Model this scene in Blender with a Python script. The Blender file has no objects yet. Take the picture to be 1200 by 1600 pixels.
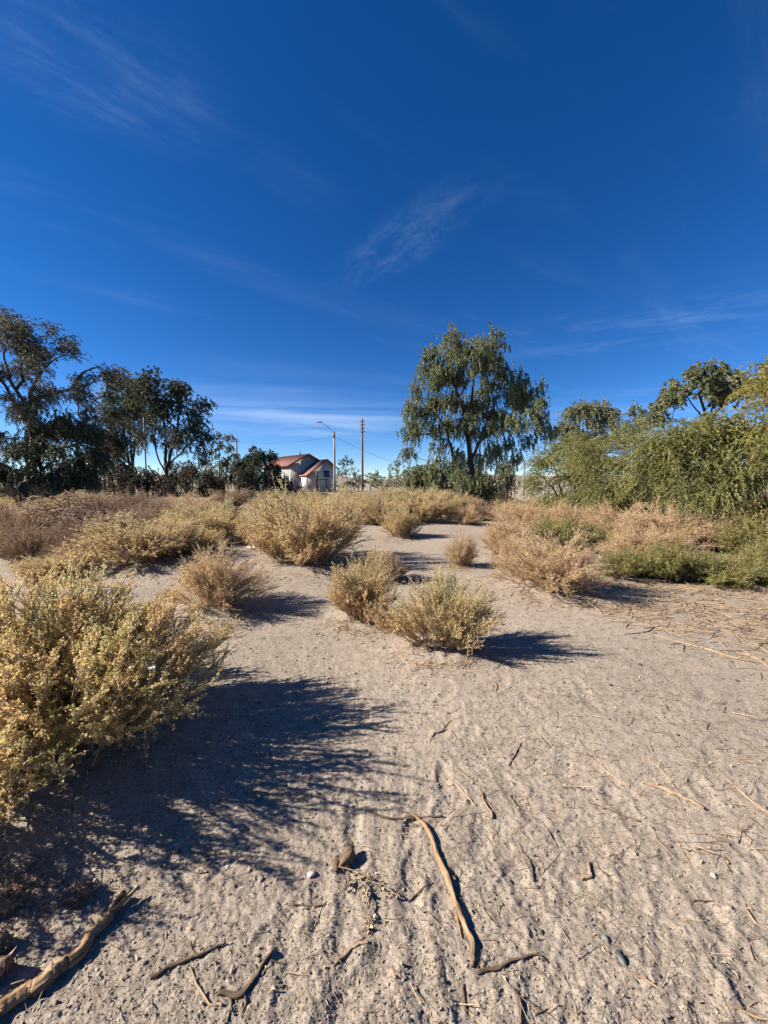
import bpy, math, random
import numpy as np
from math import radians as R
from mathutils import Vector

scene = bpy.context.scene
COL = scene.collection

# ------------------------------------------------------------------ camera
H_CAM, F_PX, PITCH = 1.55, 600.0, math.atan(48 / 600.0)
cam_d = bpy.data.cameras.new("camera")
cam_d.sensor_width = 36.0
cam_d.lens = 36.0 * F_PX / 1600.0
cam_d.clip_start, cam_d.clip_end = 0.05, 6000.0
cam = bpy.data.objects.new("camera", cam_d)
COL.objects.link(cam)
cam.location = (0, 0, H_CAM)
cam.rotation_euler = (math.pi / 2 - PITCH, 0, 0)
scene.camera = cam

# ------------------------------------------------------------------ light
SUN_EL, SUN_AZ = R(31), R(183)          # azimuth of the sun, counter-clockwise from +X: just left of the view
sun_d = bpy.data.lights.new("sun", 'SUN')
sun_d.energy, sun_d.angle, sun_d.color = 5.0, R(0.53), (1.0, 0.91, 0.79)
sun = bpy.data.objects.new("sun", sun_d)
COL.objects.link(sun)
sv = Vector((math.cos(SUN_AZ) * math.cos(SUN_EL), math.sin(SUN_AZ) * math.cos(SUN_EL), math.sin(SUN_EL)))
sun.rotation_euler = sv.to_track_quat('Z', 'Y').to_euler()
sun.location = sv * 60
vs = scene.view_settings
scene.display_settings.display_device = 'sRGB'
vs.view_transform, vs.look, vs.gamma, vs.use_curve_mapping = 'Standard', 'None', 1.0, False
vs.exposure = 1.55
scene.render.engine = 'CYCLES'
scene.cycles.max_bounces = 5
scene.cycles.diffuse_bounces = 3
scene.cycles.glossy_bounces = 2
scene.cycles.transmission_bounces = 3
scene.cycles.transparent_max_bounces = 4

world = bpy.data.worlds.new("World")
scene.world = world
world.use_nodes = True


def build_world():
    nt = world.node_tree
    nt.nodes.clear()
    N = lambda t, **k: (lambda n: ([setattr(n, a, b) for a, b in k.items()], n)[1])(nt.nodes.new(t))
    L = nt.links.new
    out, bg = N('ShaderNodeOutputWorld'), N('ShaderNodeBackground')
    L(bg.outputs[0], out.inputs[0])
    bg.inputs['Strength'].default_value = 0.053
    sky = N('ShaderNodeTexSky', sky_type='NISHITA', sun_disc=False)
    sky.sun_elevation = SUN_EL
    sky.sun_rotation = math.pi / 2 - SUN_AZ        # node measures clockwise from +Y
    sky.altitude, sky.air_density, sky.dust_density, sky.ozone_density = 2300, 0.85, 0.0, 3.5
    hs = N('ShaderNodeHueSaturation')
    hs.inputs['Saturation'].default_value = 1.29
    hs.inputs['Hue'].default_value = 0.508
    L(sky.outputs[0], hs.inputs['Color'])
    tc = N('ShaderNodeTexCoord')
    sep = N('ShaderNodeSeparateXYZ')
    L(tc.outputs['Generated'], sep.inputs[0])

    def M(op, a, b=None, c=None, clamp=False):
        n = N('ShaderNodeMath', operation=op, use_clamp=clamp)
        for i, v in enumerate((a, b, c)):
            if v is None:
                continue
            if isinstance(v, (int, float)):
                n.inputs[i].default_value = v
            else:
                L(v, n.inputs[i])
        return n.outputs[0]
    X, Y, Z = sep.outputs
    zc = M('MAXIMUM', Z, 0.02)
    u, v = M('DIVIDE', X, zc), M('DIVIDE', Y, zc)

    def noise(su, sv, rot, scale, detail, rough, off=0.0, dist=0.0):
        c, s = math.cos(rot), math.sin(rot)
        a = M('MULTIPLY', M('ADD', M('MULTIPLY', u, c), M('MULTIPLY', v, s)), su)
        b = M('MULTIPLY', M('ADD', M('MULTIPLY', u, -s), M('MULTIPLY', v, c)), sv)
        cb = N('ShaderNodeCombineXYZ')
        L(a, cb.inputs[0]); L(b, cb.inputs[1]); cb.inputs[2].default_value = off
        n = N('ShaderNodeTexNoise')
        n.inputs['Scale'].default_value = scale
        n.inputs['Detail'].default_value = detail
        n.inputs['Roughness'].default_value = rough
        n.inputs['Distortion'].default_value = dist
        L(cb.outputs[0], n.inputs['Vector'])
        return n.outputs['Fac'], (a, b)

    def ss(x, lo, hi):
        n = N('ShaderNodeMapRange', interpolation_type='SMOOTHSTEP')
        L(x, n.inputs[0])
        n.inputs[1].default_value, n.inputs[2].default_value = lo, hi
        return n.outputs[0]

    def mask(cu, cv, ru, rv, rot):
        c, s = math.cos(rot), math.sin(rot)
        du, dv = M('SUBTRACT', u, cu), M('SUBTRACT', v, cv)
        a = M('DIVIDE', M('ADD', M('MULTIPLY', du, c), M('MULTIPLY', dv, s)), ru)
        b = M('DIVIDE', M('ADD', M('MULTIPLY', du, -s), M('MULTIPLY', dv, c)), rv)
        d = M('SQRT', M('ADD', M('MULTIPLY', a, a), M('MULTIPLY', b, b)))
        return ss(d, 1.0, 0.1)
    tot = None

    def add(x):
        nonlocal tot
        tot = x if tot is None else M('ADD', tot, x)
    # cirrus veil, faint everywhere
    n0, _ = noise(0.5, 2.2, R(35), 1.1, 7, 0.62, 3.1, 0.6)
    add(M('MULTIPLY', ss(n0, 0.5, 0.9), 0.05))
    # rippled patch, high on the left
    rp, _ = noise(1.0, 4.5, R(40), 8.0, 3, 0.5, 7.7, 0.5)
    rq, _ = noise(1.0, 1.0, R(0), 3.0, 6, 0.6, 1.7, 0.3)
    m1 = mask(-0.74, 0.98, 0.42, 0.34, R(30))
    add(M('MULTIPLY', M('MULTIPLY', m1, M('ADD', M('MULTIPLY', ss(rp, 0.38, 0.7), 0.7), 0.35)), M('MULTIPLY', ss(rq, 0.3, 0.75), 0.085)))
    # wisp above the middle
    w1, _ = noise(0.9, 1.7, R(-52), 5.5, 8, 0.7, 5.2, 0.3)
    m2 = mask(0.06, 1.72, 0.62, 0.2, R(-52))
    add(M('MULTIPLY', M('MULTIPLY', m2, ss(w1, 0.36, 0.85)), 0.11))
    # wisps to the right
    w2, _ = noise(0.6, 1.5, R(-20), 2.6, 8, 0.68, 9.4, 0.3)
    m3 = mask(1.75, 2.6, 1.5, 0.8, R(-28))
    add(M('MULTIPLY', M('MULTIPLY', m3, ss(w2, 0.42, 0.85)), 0.12))
    # low banks of cirrus near the horizon
    w3, _ = noise(0.30, 0.75, R(14), 0.9, 8, 0.6, 2.4, 0.5)
    m4 = mask(-1.6, 6.6, 3.4, 3.8, R(0))
    add(M('MULTIPLY', M('MULTIPLY', m4, ss(w3, 0.34, 0.76)), 0.36))
    w4, _ = noise(0.30, 0.9, R(-12), 1.0, 7, 0.6, 12.4, 0.5)
    m5 = mask(3.2, 5.0, 3.4, 2.2, R(-20))
    add(M('MULTIPLY', M('MULTIPLY', m5, ss(w4, 0.42, 0.75)), 0.14))
    fac = M('MULTIPLY', tot, ss(Z, 0.03, 0.12), clamp=True)
    mix = N('ShaderNodeMix', data_type='RGBA')
    L(fac, mix.inputs[0])
    L(hs.outputs[0], mix.inputs[6])
    mix.inputs[7].default_value = (6.2, 7.4, 9.0, 1)
    L(mix.outputs[2], bg.inputs['Color'])


build_world()

# ------------------------------------------------------------------ helpers
CP, SP = math.cos(PITCH), math.sin(PITCH)


def ray(px, py):
    xc, yc = (px - 600) / F_PX, (800 - py) / F_PX
    return np.array([xc, CP + yc * SP, -SP + yc * CP])


def G(px, py):
    d = ray(px, py)
    t = -H_CAM / d[2]
    return d[0] * t, d[1] * t


def at(px, py, depth):
    d = ray(px, py)
    t = depth / d[1]
    return np.array([d[0] * t, depth, H_CAM + d[2] * t])


def _hash(ix, iy, iz, seed):
    h = (ix.astype(np.int64) * 374761393 + iy.astype(np.int64) * 668265263 + iz.astype(np.int64) * 2147483647 * 3 + seed * 1274126177)
    h = (h ^ (h >> 13)) * 1274126177
    h = h ^ (h >> 16)
    return (h & 0xFFFFFF).astype(np.float64) / float(0xFFFFFF) * 2 - 1


def vnoise2(x, y, seed=0):
    xi, yi = np.floor(x), np.floor(y)
    fx, fy = x - xi, y - yi
    fx, fy = fx * fx * fx * (fx * (fx * 6 - 15) + 10), fy * fy * fy * (fy * (fy * 6 - 15) + 10)
    z = np.zeros_like(xi)
    a, b = _hash(xi, yi, z, seed), _hash(xi + 1, yi, z, seed)
    c, d = _hash(xi, yi + 1, z, seed), _hash(xi + 1, yi + 1, z, seed)
    return (a * (1 - fx) + b * fx) * (1 - fy) + (c * (1 - fx) + d * fx) * fy


def vnoise3(p, seed=0):
    x, y, z = p[:, 0], p[:, 1], p[:, 2]
    xi, yi, zi = np.floor(x), np.floor(y), np.floor(z)
    fx, fy, fz = [t * t * (3 - 2 * t) for t in (x - xi, y - yi, z - zi)]
    r = 0
    for dx, wx in ((0, 1 - fx), (1, fx)):
        for dy, wy in ((0, 1 - fy), (1, fy)):
            for dz, wz in ((0, 1 - fz), (1, fz)):
                r = r + _hash(xi + dx, yi + dy, zi + dz, seed) * wx * wy * wz
    return r


def fbm2(x, y, oct=4, seed=0, gain=0.5):
    s, a = 0, 1.0
    for i in range(oct):
        s = s + a * vnoise2(x * 2 ** i + 17.3 * i, y * 2 ** i - 9.1 * i, seed + i)
        a *= gain
    return s


rngF = np.random.default_rng(77)
# footprints: centre, heading, size
FEET = []
for k in range(80):
    px, py = rngF.uniform(640, 1250), 1000 + 640 * rngF.uniform(0, 1) ** 0.8
    if k < 14:
        px = rngF.uniform(420, 760)
    gx, gy = G(px, py)
    FEET.append((gx, gy, R(rngF.normal(28, 22)), rngF.uniform(0.8, 1.15)))


MOUNDS = [(*G(px, py), r) for px, py, r in ((478, 868, 0.95), (566, 958, 0.42), (690, 1010, 0.5), (862, 915, 0.6), (628, 835, 0.45), (335, 945, 0.55),
                                             (225, 876, 0.9), (719, 880, 0.25), (60, 1120, 0.9), (325, 840, 0.9), (607, 902, 0.3))]


def zlow(x, y):
    m = 0
    for a, b, r in MOUNDS:
        m = m + 0.075 * min(1, r / 0.6) * np.exp(-((x - a) ** 2 + (y - b) ** 2) / (0.55 * r * r))
    return m + 0.035 * fbm2(x / 2.3, y / 2.3, 2, 5) + 0.05 * vnoise2(x / 9.0, y / 9.0, 31) * np.clip(np.hypot(x, y) / 12, 0, 1)


def zground(x, y):
    x, y = np.asarray(x, float), np.asarray(y, float)
    r = np.hypot(x, y)
    z = zlow(x, y)
    near = np.clip((16 - r) / 12, 0, 1)
    near2 = np.clip((6.5 - r) / 4.5, 0.12, 1)
    # wind and foot ripples running towards the camera, leaning right
    warp = 0.05 * vnoise2(x / 0.22, y / 0.22, 3) + 0.03 * vnoise2(x / 0.09, y / 0.09, 8)
    ca, sa = math.cos(R(-24)), math.sin(R(-24))
    a = (x * ca - y * sa) + warp
    b = (x * sa + y * ca) + warp
    rip = vnoise2(a / 0.075, b / 0.30, 11) + 0.6 * vnoise2(a / 0.04, b / 0.16, 12)
    m = np.clip(0.55 + 0.5 * fbm2(x / 0.9, y / 0.9, 2, 41) + 0.25 * np.clip(x, -1, 1), 0.12, 1.2)
    z = z + 0.0021 * rip * m * near2
    z = z + 0.0036 * fbm2(x / 0.34, y / 0.34, 2, 21) * near2
    cl = np.abs(fbm2(x / 0.055, y / 0.055, 3, 51, 0.6))
    z = z + 0.0034 * (cl - 0.4) * np.clip((9 - r) / 6, 0.2, 1)
    z = z + 0.0022 * fbm2(x / 0.016, y / 0.016, 2, 61) * np.clip((6 - r) / 4, 0, 1)
    # two faint wheel ruts running away from the camera
    for rx in (-0.17, 0.07):
        c = rx + 0.04 * np.sin(y * 1.1) + 0.012 * vnoise2(x * 0, y / 0.1, 88)
        fade = np.clip((2.4 - y) / 1.0, 0, 1)
        z = z - 0.006 * np.exp(-((x - c) / 0.032) ** 2) * fade + 0.004 * np.exp(-((np.abs(x - c) - 0.065) / 0.025) ** 2) * fade
    for fx, fy, h, s in FEET:
        sel = (np.abs(x - fx) < 0.26) & (np.abs(y - fy) < 0.26)
        if not sel.any():
            continue
        dx, dy = x[sel] - fx, y[sel] - fy
        u = (dx * math.cos(h) - dy * math.sin(h)) / (0.045 * s)
        v = (dx * math.sin(h) + dy * math.cos(h)) / (0.125 * s)
        u = u * (1 + 0.35 * np.exp(-((v + 0.15) / 0.25) ** 2))
        q = u * u + v * v
        z[sel] += -0.0055 * np.exp(-q * q * 0.8) + 0.0024 * np.exp(-((np.sqrt(q) - 1.35) / 0.25) ** 2)
    return z


def zg(x, y):
    return float(zground(np.array([x]), np.array([y]))[0])


class MB:
    """collects vertices, faces and a per-vertex tint; build() links ONE mesh object"""

    def __init__(s):
        s.v, s.q, s.t, s.tint, s.uv, s.n = [], [], [], [], [], 0

    def add(s, v, quads=None, tris=None, tint=None, uv=None):
        v = np.asarray(v, float).reshape(-1, 3)
        s.v.append(v)
        if quads is not None and len(quads):
            s.q.append(np.asarray(quads, np.int64).reshape(-1, 4) + s.n)
        if tris is not None and len(tris):
            s.t.append(np.asarray(tris, np.int64).reshape(-1, 3) + s.n)
        s.tint.append(np.full(len(v), 0.5) if tint is None else np.broadcast_to(tint, (len(v),)))
        s.uv.append(np.zeros((len(v), 2)) if uv is None else uv)
        s.n += len(v)

    def box(s, lo, hi, tint=None):
        (a, b, c), (d, e, f) = lo, hi
        v = [(a, b, c), (d, b, c), (d, e, c), (a, e, c), (a, b, f), (d, b, f), (d, e, f), (a, e, f)]
        s.add(v, [(0, 3, 2, 1), (4, 5, 6, 7), (0, 1, 5, 4), (1, 2, 6, 5), (2, 3, 7, 6), (3, 0, 4, 7)], tint=tint)

    def mesh(s, name, mat=None, smooth=False):
        me = bpy.data.meshes.new(name)
        V = np.concatenate(s.v) if s.v else np.zeros((0, 3))
        Q = np.concatenate(s.q) if s.q else np.zeros((0, 4), np.int64)
        T = np.concatenate(s.t) if s.t else np.zeros((0, 3), np.int64)
        me.vertices.add(len(V))
        me.vertices.foreach_set("co", V.astype(np.float32).ravel())
        me.loops.add(Q.size + T.size)
        me.loops.foreach_set("vertex_index", np.concatenate([Q.ravel(), T.ravel()]).astype(np.int32))
        me.polygons.add(len(Q) + len(T))
        ls = np.concatenate([np.arange(len(Q)) * 4, Q.size + np.arange(len(T)) * 3])
        me.polygons.foreach_set("loop_start", ls.astype(np.int32))
        if smooth:
            me.polygons.foreach_set("use_smooth", np.ones(len(ls), bool))
        at_ = me.attributes.new("tint", 'FLOAT', 'POINT')
        at_.data.foreach_set("value", np.concatenate(s.tint).astype(np.float32))
        UV = np.concatenate(s.uv)
        if np.any(UV):
            a2 = me.attributes.new("run", 'FLOAT_VECTOR', 'POINT')
            a2.data.foreach_set("vector", np.c_[UV, np.zeros(len(UV))].astype(np.float32).ravel())
        me.update(calc_edges=True)
        if mat:
            me.materials.append(mat)
        return me

    def build(s, name, mat=None, parent=None, smooth=False, kind=None):
        o = bpy.data.objects.new(name, s.mesh(name, mat, smooth))
        COL.objects.link(o)
        if parent:
            o.parent = parent
        if kind:
            o["kind"] = kind
        return o


def tag(o, label=None, cat=None, group=None, kind=None):
    if label: o["label"] = label
    if cat: o["category"] = cat
    if group: o["group"] = group
    if kind: o["kind"] = kind
    return o


def thing(name, label, cat, loc=(0, 0, 0), rz=0.0, group=None):
    o = bpy.data.objects.new(name, None)
    COL.objects.link(o)
    o.empty_display_size = 0.2
    o.location, o.rotation_euler = loc, (0, 0, rz)
    return tag(o, label, cat, group)


def copy_tree(root, loc, rz, scale, label, group):
    r = root.copy()
    COL.objects.link(r)
    r.location, r.rotation_euler, r.scale = loc, (0, 0, rz), scale
    r["label"] = label
    if group: r["group"] = group
    for ch in list(root.children):
        c = ch.copy()
        COL.objects.link(c)
        c.parent = r
        for g in list(ch.children):
            d = g.copy()
            COL.objects.link(d)
            d.parent = c
    return r


def nrm(v):
    return v / np.maximum(np.linalg.norm(v, axis=-1, keepdims=True), 1e-9)


def tubes(mb, P, Rd, sides=3, tint=None, cap=False, uv=False, wob=0.0, seed=0):
    """P (n,K,3) paths, Rd (n,K) radii -> n tubes"""
    P, Rd = np.asarray(P, float), np.asarray(Rd, float)
    n, K = P.shape[:2]
    if n == 0: return
    T = nrm(np.gradient(P, axis=1))
    ref = np.where(np.abs(T[:, :1, 2:3]) > 0.9, np.array([1.0, 0, 0]), np.array([0, 0, 1.0]))
    ref = np.broadcast_to(ref, T.shape)
    A = nrm(np.cross(T, ref))
    B = np.cross(T, A)
    ang = np.arange(sides) / sides * 2 * np.pi
    ring = (A[:, :, None] * np.cos(ang)[None, None, :, None] + B[:, :, None] * np.sin(ang)[None, None, :, None])
    rr = np.broadcast_to(Rd[:, :, None, None], (n, K, sides, 1)).copy()
    if wob:
        s = np.concatenate([np.zeros((n, 1)), np.cumsum(np.linalg.norm(np.diff(P, axis=1), axis=2), axis=1)], 1)
        w = fbm2(np.broadcast_to(np.cos(ang)[None, None] * 2.2, (n, K, sides)) + s[:, :, None] / (Rd.max() * 14), np.broadcast_to(np.sin(ang)[None, None] * 2.2, (n, K, sides)), 2, seed)
        w = w + 0.5 * vnoise2(np.broadcast_to(np.cos(ang * 3)[None, None] * 2 + 9, (n, K, sides)) + s[:, :, None] / (Rd.max() * 9), np.broadcast_to(np.sin(ang * 3)[None, None] * 2, (n, K, sides)), seed + 4)
        w2 = vnoise2(np.broadcast_to(np.cos(ang)[None, None] * 3.5 + 40, (n, K, sides)), np.broadcast_to(np.sin(ang)[None, None] * 3.5, (n, K, sides)) + s[:, :, None] / (Rd.max() * 25), seed + 9)
        rr = rr * (1 + wob * w[..., None] + wob * 1.1 * w2[..., None])
    V = P[:, :, None] + ring * rr
    i = np.arange(n)[:, None, None] * K * sides
    k = np.arange(K - 1)[None, :, None] * sides
    j = np.arange(sides)[None, None]
    j2 = (j + 1) % sides
    q = np.stack([i + k + j, i + k + j2, i + k + sides + j2, i + k + sides + j], -1).reshape(-1, 4)
    tr = None
    if cap:
        f = []
        for e in range(n):
            b0, b1 = e * K * sides, e * K * sides + (K - 1) * sides
            f += [(b0, b0 + m + 1, b0 + m) for m in range(1, sides - 1)]
            f += [(b1, b1 + m, b1 + m + 1) for m in range(1, sides - 1)]
        tr = f
    tt = None if tint is None else np.repeat(np.asarray(tint, float), K * sides) if np.ndim(tint) else tint
    U = None
    if uv:
        s = np.concatenate([np.zeros((n, 1)), np.cumsum(np.linalg.norm(np.diff(P, axis=1), axis=2), axis=1)], 1)
        U = np.stack([np.broadcast_to(np.cos(ang)[None, None] * Rd.max(), (n, K, sides)) + np.broadcast_to(np.sin(ang * 2)[None, None] * Rd.max() * 0.5, (n, K, sides)),
                      np.broadcast_to(s[:, :, None] + 0.001, (n, K, sides))], -1).reshape(-1, 2)
    mb.add(V, q, tr, tint=tt, uv=U)


def leaves(mb, pos, dr, ln, wd, rng, tint, fold=0.25):
    n = len(pos)
    if n == 0: return
    D = nrm(dr)
    S = nrm(np.cross(D, rng.normal(size=(n, 3))))
    Nn = np.cross(D, S)
    ln, wd = np.broadcast_to(ln, n)[:, None], np.broadcast_to(wd, n)[:, None]
    m = pos + D * ln * 0.4
    V = np.stack([pos - S * wd * 0.2 - D * ln * 0.1, m + S * wd * 0.8 + Nn * wd * fold, pos + D * ln], 1).reshape(-1, 3)
    mb.add(V, tris=np.arange(n * 3).reshape(-1, 3), tint=np.repeat(tint, 3))


def bez(a, b, c, K):
    t = np.linspace(0, 1, K)[None, :, None]
    return (1 - t) ** 2 * a[:, None] + 2 * t * (1 - t) * b[:, None] + t * t * c[:, None]


# ------------------------------------------------------------------ materials
def new_mat(name):
    m = bpy.data.materials.new(name)
    m.use_nodes = True
    nt = m.node_tree
    nt.nodes.clear()
    return m, nt, nt.nodes.new('ShaderNodeOutputMaterial')


def ramp(nt, fac, stops):
    r = nt.nodes.new('ShaderNodeValToRGB')
    e = r.color_ramp.elements
    while len(e) < len(stops): e.new(0.5)
    for i, (p, c) in enumerate(stops):
        e[i].position, e[i].color = p, (*c, 1)
    nt.links.new(fac, r.inputs[0])
    return r.outputs[0]


def tex_noise(nt, scale, detail=3, rough=0.5, coord='Object', vec=None, stretch=None):
    n = nt.nodes.new('ShaderNodeTexNoise')
    n.inputs['Scale'].default_value, n.inputs['Detail'].default_value, n.inputs['Roughness'].default_value = scale, detail, rough
    if vec is None:
        tc = nt.nodes.new('ShaderNodeTexCoord')
        vec = tc.outputs[coord]
    if stretch:
        mp = nt.nodes.new('ShaderNodeMapping')
        mp.inputs['Scale'].default_value = stretch
        nt.links.new(vec, mp.inputs[0])
        vec = mp.outputs[0]
    nt.links.new(vec, n.inputs['Vector'])
    return n.outputs['Fac']


def leaf_mat(name, cols, transl=0.3, rough=0.55, spec=0.25):
    m, nt, out = new_mat(name)
    at_ = nt.nodes.new('ShaderNodeAttribute')
    at_.attribute_name = "tint"
    k = len(cols) - 1
    col = ramp(nt, at_.outputs['Fac'], [(i / k, c) for i, c in enumerate(cols)])
    p = nt.nodes.new('ShaderNodeBsdfPrincipled')
    p.inputs['Roughness'].default_value = rough
    p.inputs['Specular IOR Level'].default_value = spec
    tr = nt.nodes.new('ShaderNodeBsdfTranslucent')
    mx = nt.nodes.new('ShaderNodeMixShader')
    mx.inputs[0].default_value = transl
    nt.links.new(col, p.inputs['Base Color'])
    nt.links.new(col, tr.inputs['Color'])
    nt.links.new(p.outputs[0], mx.inputs[1])
    nt.links.new(tr.outputs[0], mx.inputs[2])
    nt.links.new(mx.outputs[0], out.inputs[0])
    return m


def solid(name, cols, scale=6.0, rough=0.8, bump=0.0, bscale=40.0, stretch=None, spec=0.2, detail=4, metal=0.0, coord='Object'):
    m, nt, out = new_mat(name)
    k = max(1, len(cols) - 1)
    f = tex_noise(nt, scale, detail, 0.6, coord, stretch=stretch)
    col = ramp(nt, f, [(0.3 + 0.4 * i / k, c) for i, c in enumerate(cols)])
    p = nt.nodes.new('ShaderNodeBsdfPrincipled')
    p.inputs['Roughness'].default_value = rough
    p.inputs['Specular IOR Level'].default_value = spec
    p.inputs['Metallic'].default_value = metal
    nt.links.new(col, p.inputs['Base Color'])
    if bump:
        b = nt.nodes.new('ShaderNodeBump')
        b.inputs['Strength'].default_value = bump
        b.inputs['Distance'].default_value = 0.02
        nt.links.new(tex_noise(nt, bscale, 5, 0.65, coord, stretch=stretch), b.inputs['Height'])
        nt.links.new(b.outputs[0], p.inputs['Normal'])
    nt.links.new(p.outputs[0], out.inputs[0])
    return m


def wood_mat(name, cols, across=260.0, along=14.0, bump=0.5):
    m, nt, out = new_mat(name)
    at_ = nt.nodes.new('ShaderNodeAttribute')
    at_.attribute_name = "run"
    f = tex_noise(nt, 1.0, 5, 0.6, vec=at_.outputs['Vector'], stretch=(across, along, 1))
    f2 = tex_noise(nt, 1.0, 3, 0.5, vec=at_.outputs['Vector'], stretch=(40, 9, 1))
    ad = nt.nodes.new('ShaderNodeMath'); ad.operation = 'MULTIPLY_ADD'
    nt.links.new(f2, ad.inputs[0]); ad.inputs[1].default_value = 0.5
    hf = nt.nodes.new('ShaderNodeMath'); hf.operation = 'MULTIPLY'
    nt.links.new(f, hf.inputs[0]); hf.inputs[1].default_value = 0.55
    nt.links.new(hf.outputs[0], ad.inputs[2])
    k = len(cols) - 1
    col = ramp(nt, ad.outputs[0], [(0.41 + 0.22 * i / k, c) for i, c in enumerate(cols)])
    p = nt.nodes.new('ShaderNodeBsdfPrincipled')
    p.inputs['Roughness'].default_value = 0.85
    p.inputs['Specular IOR Level'].default_value = 0.15
    nt.links.new(col, p.inputs['Base Color'])
    b = nt.nodes.new('ShaderNodeBump')
    b.inputs['Strength'].default_value, b.inputs['Distance'].default_value = min(1.0, bump * 1.4), 0.006
    nt.links.new(f, b.inputs['Height'])
    nt.links.new(b.outputs[0], p.inputs['Normal'])
    nt.links.new(p.outputs[0], out.inputs[0])
    return m


def ground_mat():
    m, nt, out = new_mat("dry_sandy_soil")
    L = nt.links.new
    big = tex_noise(nt, 0.55, 5, 0.6)
    mid = tex_noise(nt, 9.0, 7, 0.72)
    spk = tex_noise(nt, 46.0, 3, 0.6)
    fine = tex_noise(nt, 160.0, 4, 0.7)
    c1 = ramp(nt, big, [(0.3, (0.238, 0.203, 0.165)), (0.7, (0.289, 0.247, 0.202))])
    c2 = ramp(nt, mid, [(0.3, (0.70, 0.69, 0.69)), (0.55, (1, 1, 1)), (0.8, (1.12, 1.10, 1.07))])
    c3 = ramp(nt, fine, [(0.32, (0.45, 0.43, 0.42)), (0.46, (1, 1, 1)), (0.72, (1.36, 1.33, 1.29))])
    c4 = ramp(nt, spk, [(0.34, (0.50, 0.48, 0.47)), (0.45, (1, 1, 1)), (0.66, (1.08, 1.07, 1.06))])
    e = nt.nodes.new('ShaderNodeMix'); e.data_type = 'RGBA'; e.blend_type = 'MULTIPLY'
    pt = tex_noise(nt, 1.7, 5, 0.65)
    pr = nt.nodes.new('ShaderNodeMapRange'); pr.inputs[1].default_value, pr.inputs[2].default_value = 0.38, 0.62; pr.inputs[3].default_value, pr.inputs[4].default_value = 0.35, 1.0
    L(pt, pr.inputs[0]); L(pr.outputs[0], e.inputs[0])
    a = nt.nodes.new('ShaderNodeMix'); a.data_type = 'RGBA'; a.blend_type = 'MULTIPLY'; a.inputs[0].default_value = 1
    b = nt.nodes.new('ShaderNodeMix'); b.data_type = 'RGBA'; b.blend_type = 'MULTIPLY'; b.inputs[0].default_value = 1
    L(c1, a.inputs[6]); L(c2, a.inputs[7]); L(a.outputs[2], b.inputs[6]); L(c3, b.inputs[7])
    p = nt.nodes.new('ShaderNodeBsdfPrincipled')
    p.inputs['Roughness'].default_value = 0.95
    p.inputs['Specular IOR Level'].default_value = 0.05
    L(b.outputs[2], e.inputs[6]); L(c4, e.inputs[7]); L(e.outputs[2], p.inputs['Base Color'])
    b1 = nt.nodes.new('ShaderNodeBump'); b1.inputs['Strength'].default_value = 0.5; b1.inputs['Distance'].default_value = 0.016
    L(tex_noise(nt, 38.0, 6, 0.72), b1.inputs['Height'])
    b2 = nt.nodes.new('ShaderNodeBump'); b2.inputs['Strength'].default_value = 0.5; b2.inputs['Distance'].default_value = 0.003
    L(tex_noise(nt, 230.0, 4, 0.7), b2.inputs['Height'])
    L(b1.outputs[0], b2.inputs['Normal']); L(b2.outputs[0], p.inputs['Normal'])
    L(p.outputs[0], out.inputs[0])
    return m


M_GROUND = ground_mat()
M_HILL = solid("pale_desert_slope", [(0.17, 0.135, 0.105), (0.22, 0.178, 0.14)], 0.05, 0.95)
# leaf ramps: tint 0 -> 1
M_BIG = leaf_mat("saltbush_leaf", [(0.46, 0.26, 0.11), (0.60, 0.395, 0.175), (0.63, 0.47, 0.205), (0.54, 0.46, 0.19), (0.42, 0.41, 0.18), (0.52, 0.51, 0.30)], 0.5, 0.45, 0.4)
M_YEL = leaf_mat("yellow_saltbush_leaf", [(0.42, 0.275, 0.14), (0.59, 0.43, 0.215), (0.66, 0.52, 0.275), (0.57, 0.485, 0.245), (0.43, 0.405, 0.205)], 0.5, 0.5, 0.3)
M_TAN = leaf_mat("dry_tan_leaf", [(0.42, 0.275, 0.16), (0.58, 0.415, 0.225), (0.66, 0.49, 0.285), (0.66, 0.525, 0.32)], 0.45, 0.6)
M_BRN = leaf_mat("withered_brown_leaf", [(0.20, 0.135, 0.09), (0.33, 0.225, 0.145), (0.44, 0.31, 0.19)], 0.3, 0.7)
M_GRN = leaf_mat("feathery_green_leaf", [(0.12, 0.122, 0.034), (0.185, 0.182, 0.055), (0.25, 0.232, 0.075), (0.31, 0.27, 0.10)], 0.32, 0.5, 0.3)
M_MESQ = leaf_mat("olive_feathery_leaf", [(0.105, 0.115, 0.032), (0.165, 0.17, 0.053), (0.23, 0.222, 0.072), (0.31, 0.285, 0.10)], 0.32, 0.5, 0.3)
M_MESY = leaf_mat("golden_feathery_leaf", [(0.13, 0.12, 0.03), (0.195, 0.178, 0.045), (0.265, 0.235, 0.06), (0.33, 0.275, 0.075)], 0.35, 0.5, 0.3)
M_PEP = leaf_mat("pepper_tree_leaf", [(0.065, 0.088, 0.034), (0.115, 0.142, 0.058), (0.175, 0.20, 0.088), (0.225, 0.222, 0.12), (0.26, 0.20, 0.14)], 0.3, 0.45, 0.4)
M_UND = leaf_mat("shaded_undergrowth_leaf", [(0.03, 0.026, 0.018), (0.055, 0.042, 0.028), (0.085, 0.062, 0.042), (0.075, 0.078, 0.042)], 0.2, 0.7)  # shade below the trees is put into these darker leaf colours
M_DRK = leaf_mat("dark_tree_leaf", [(0.035, 0.045, 0.026), (0.055, 0.07, 0.038), (0.085, 0.095, 0.05), (0.10, 0.08, 0.055)], 0.22, 0.55, 0.3)
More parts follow.
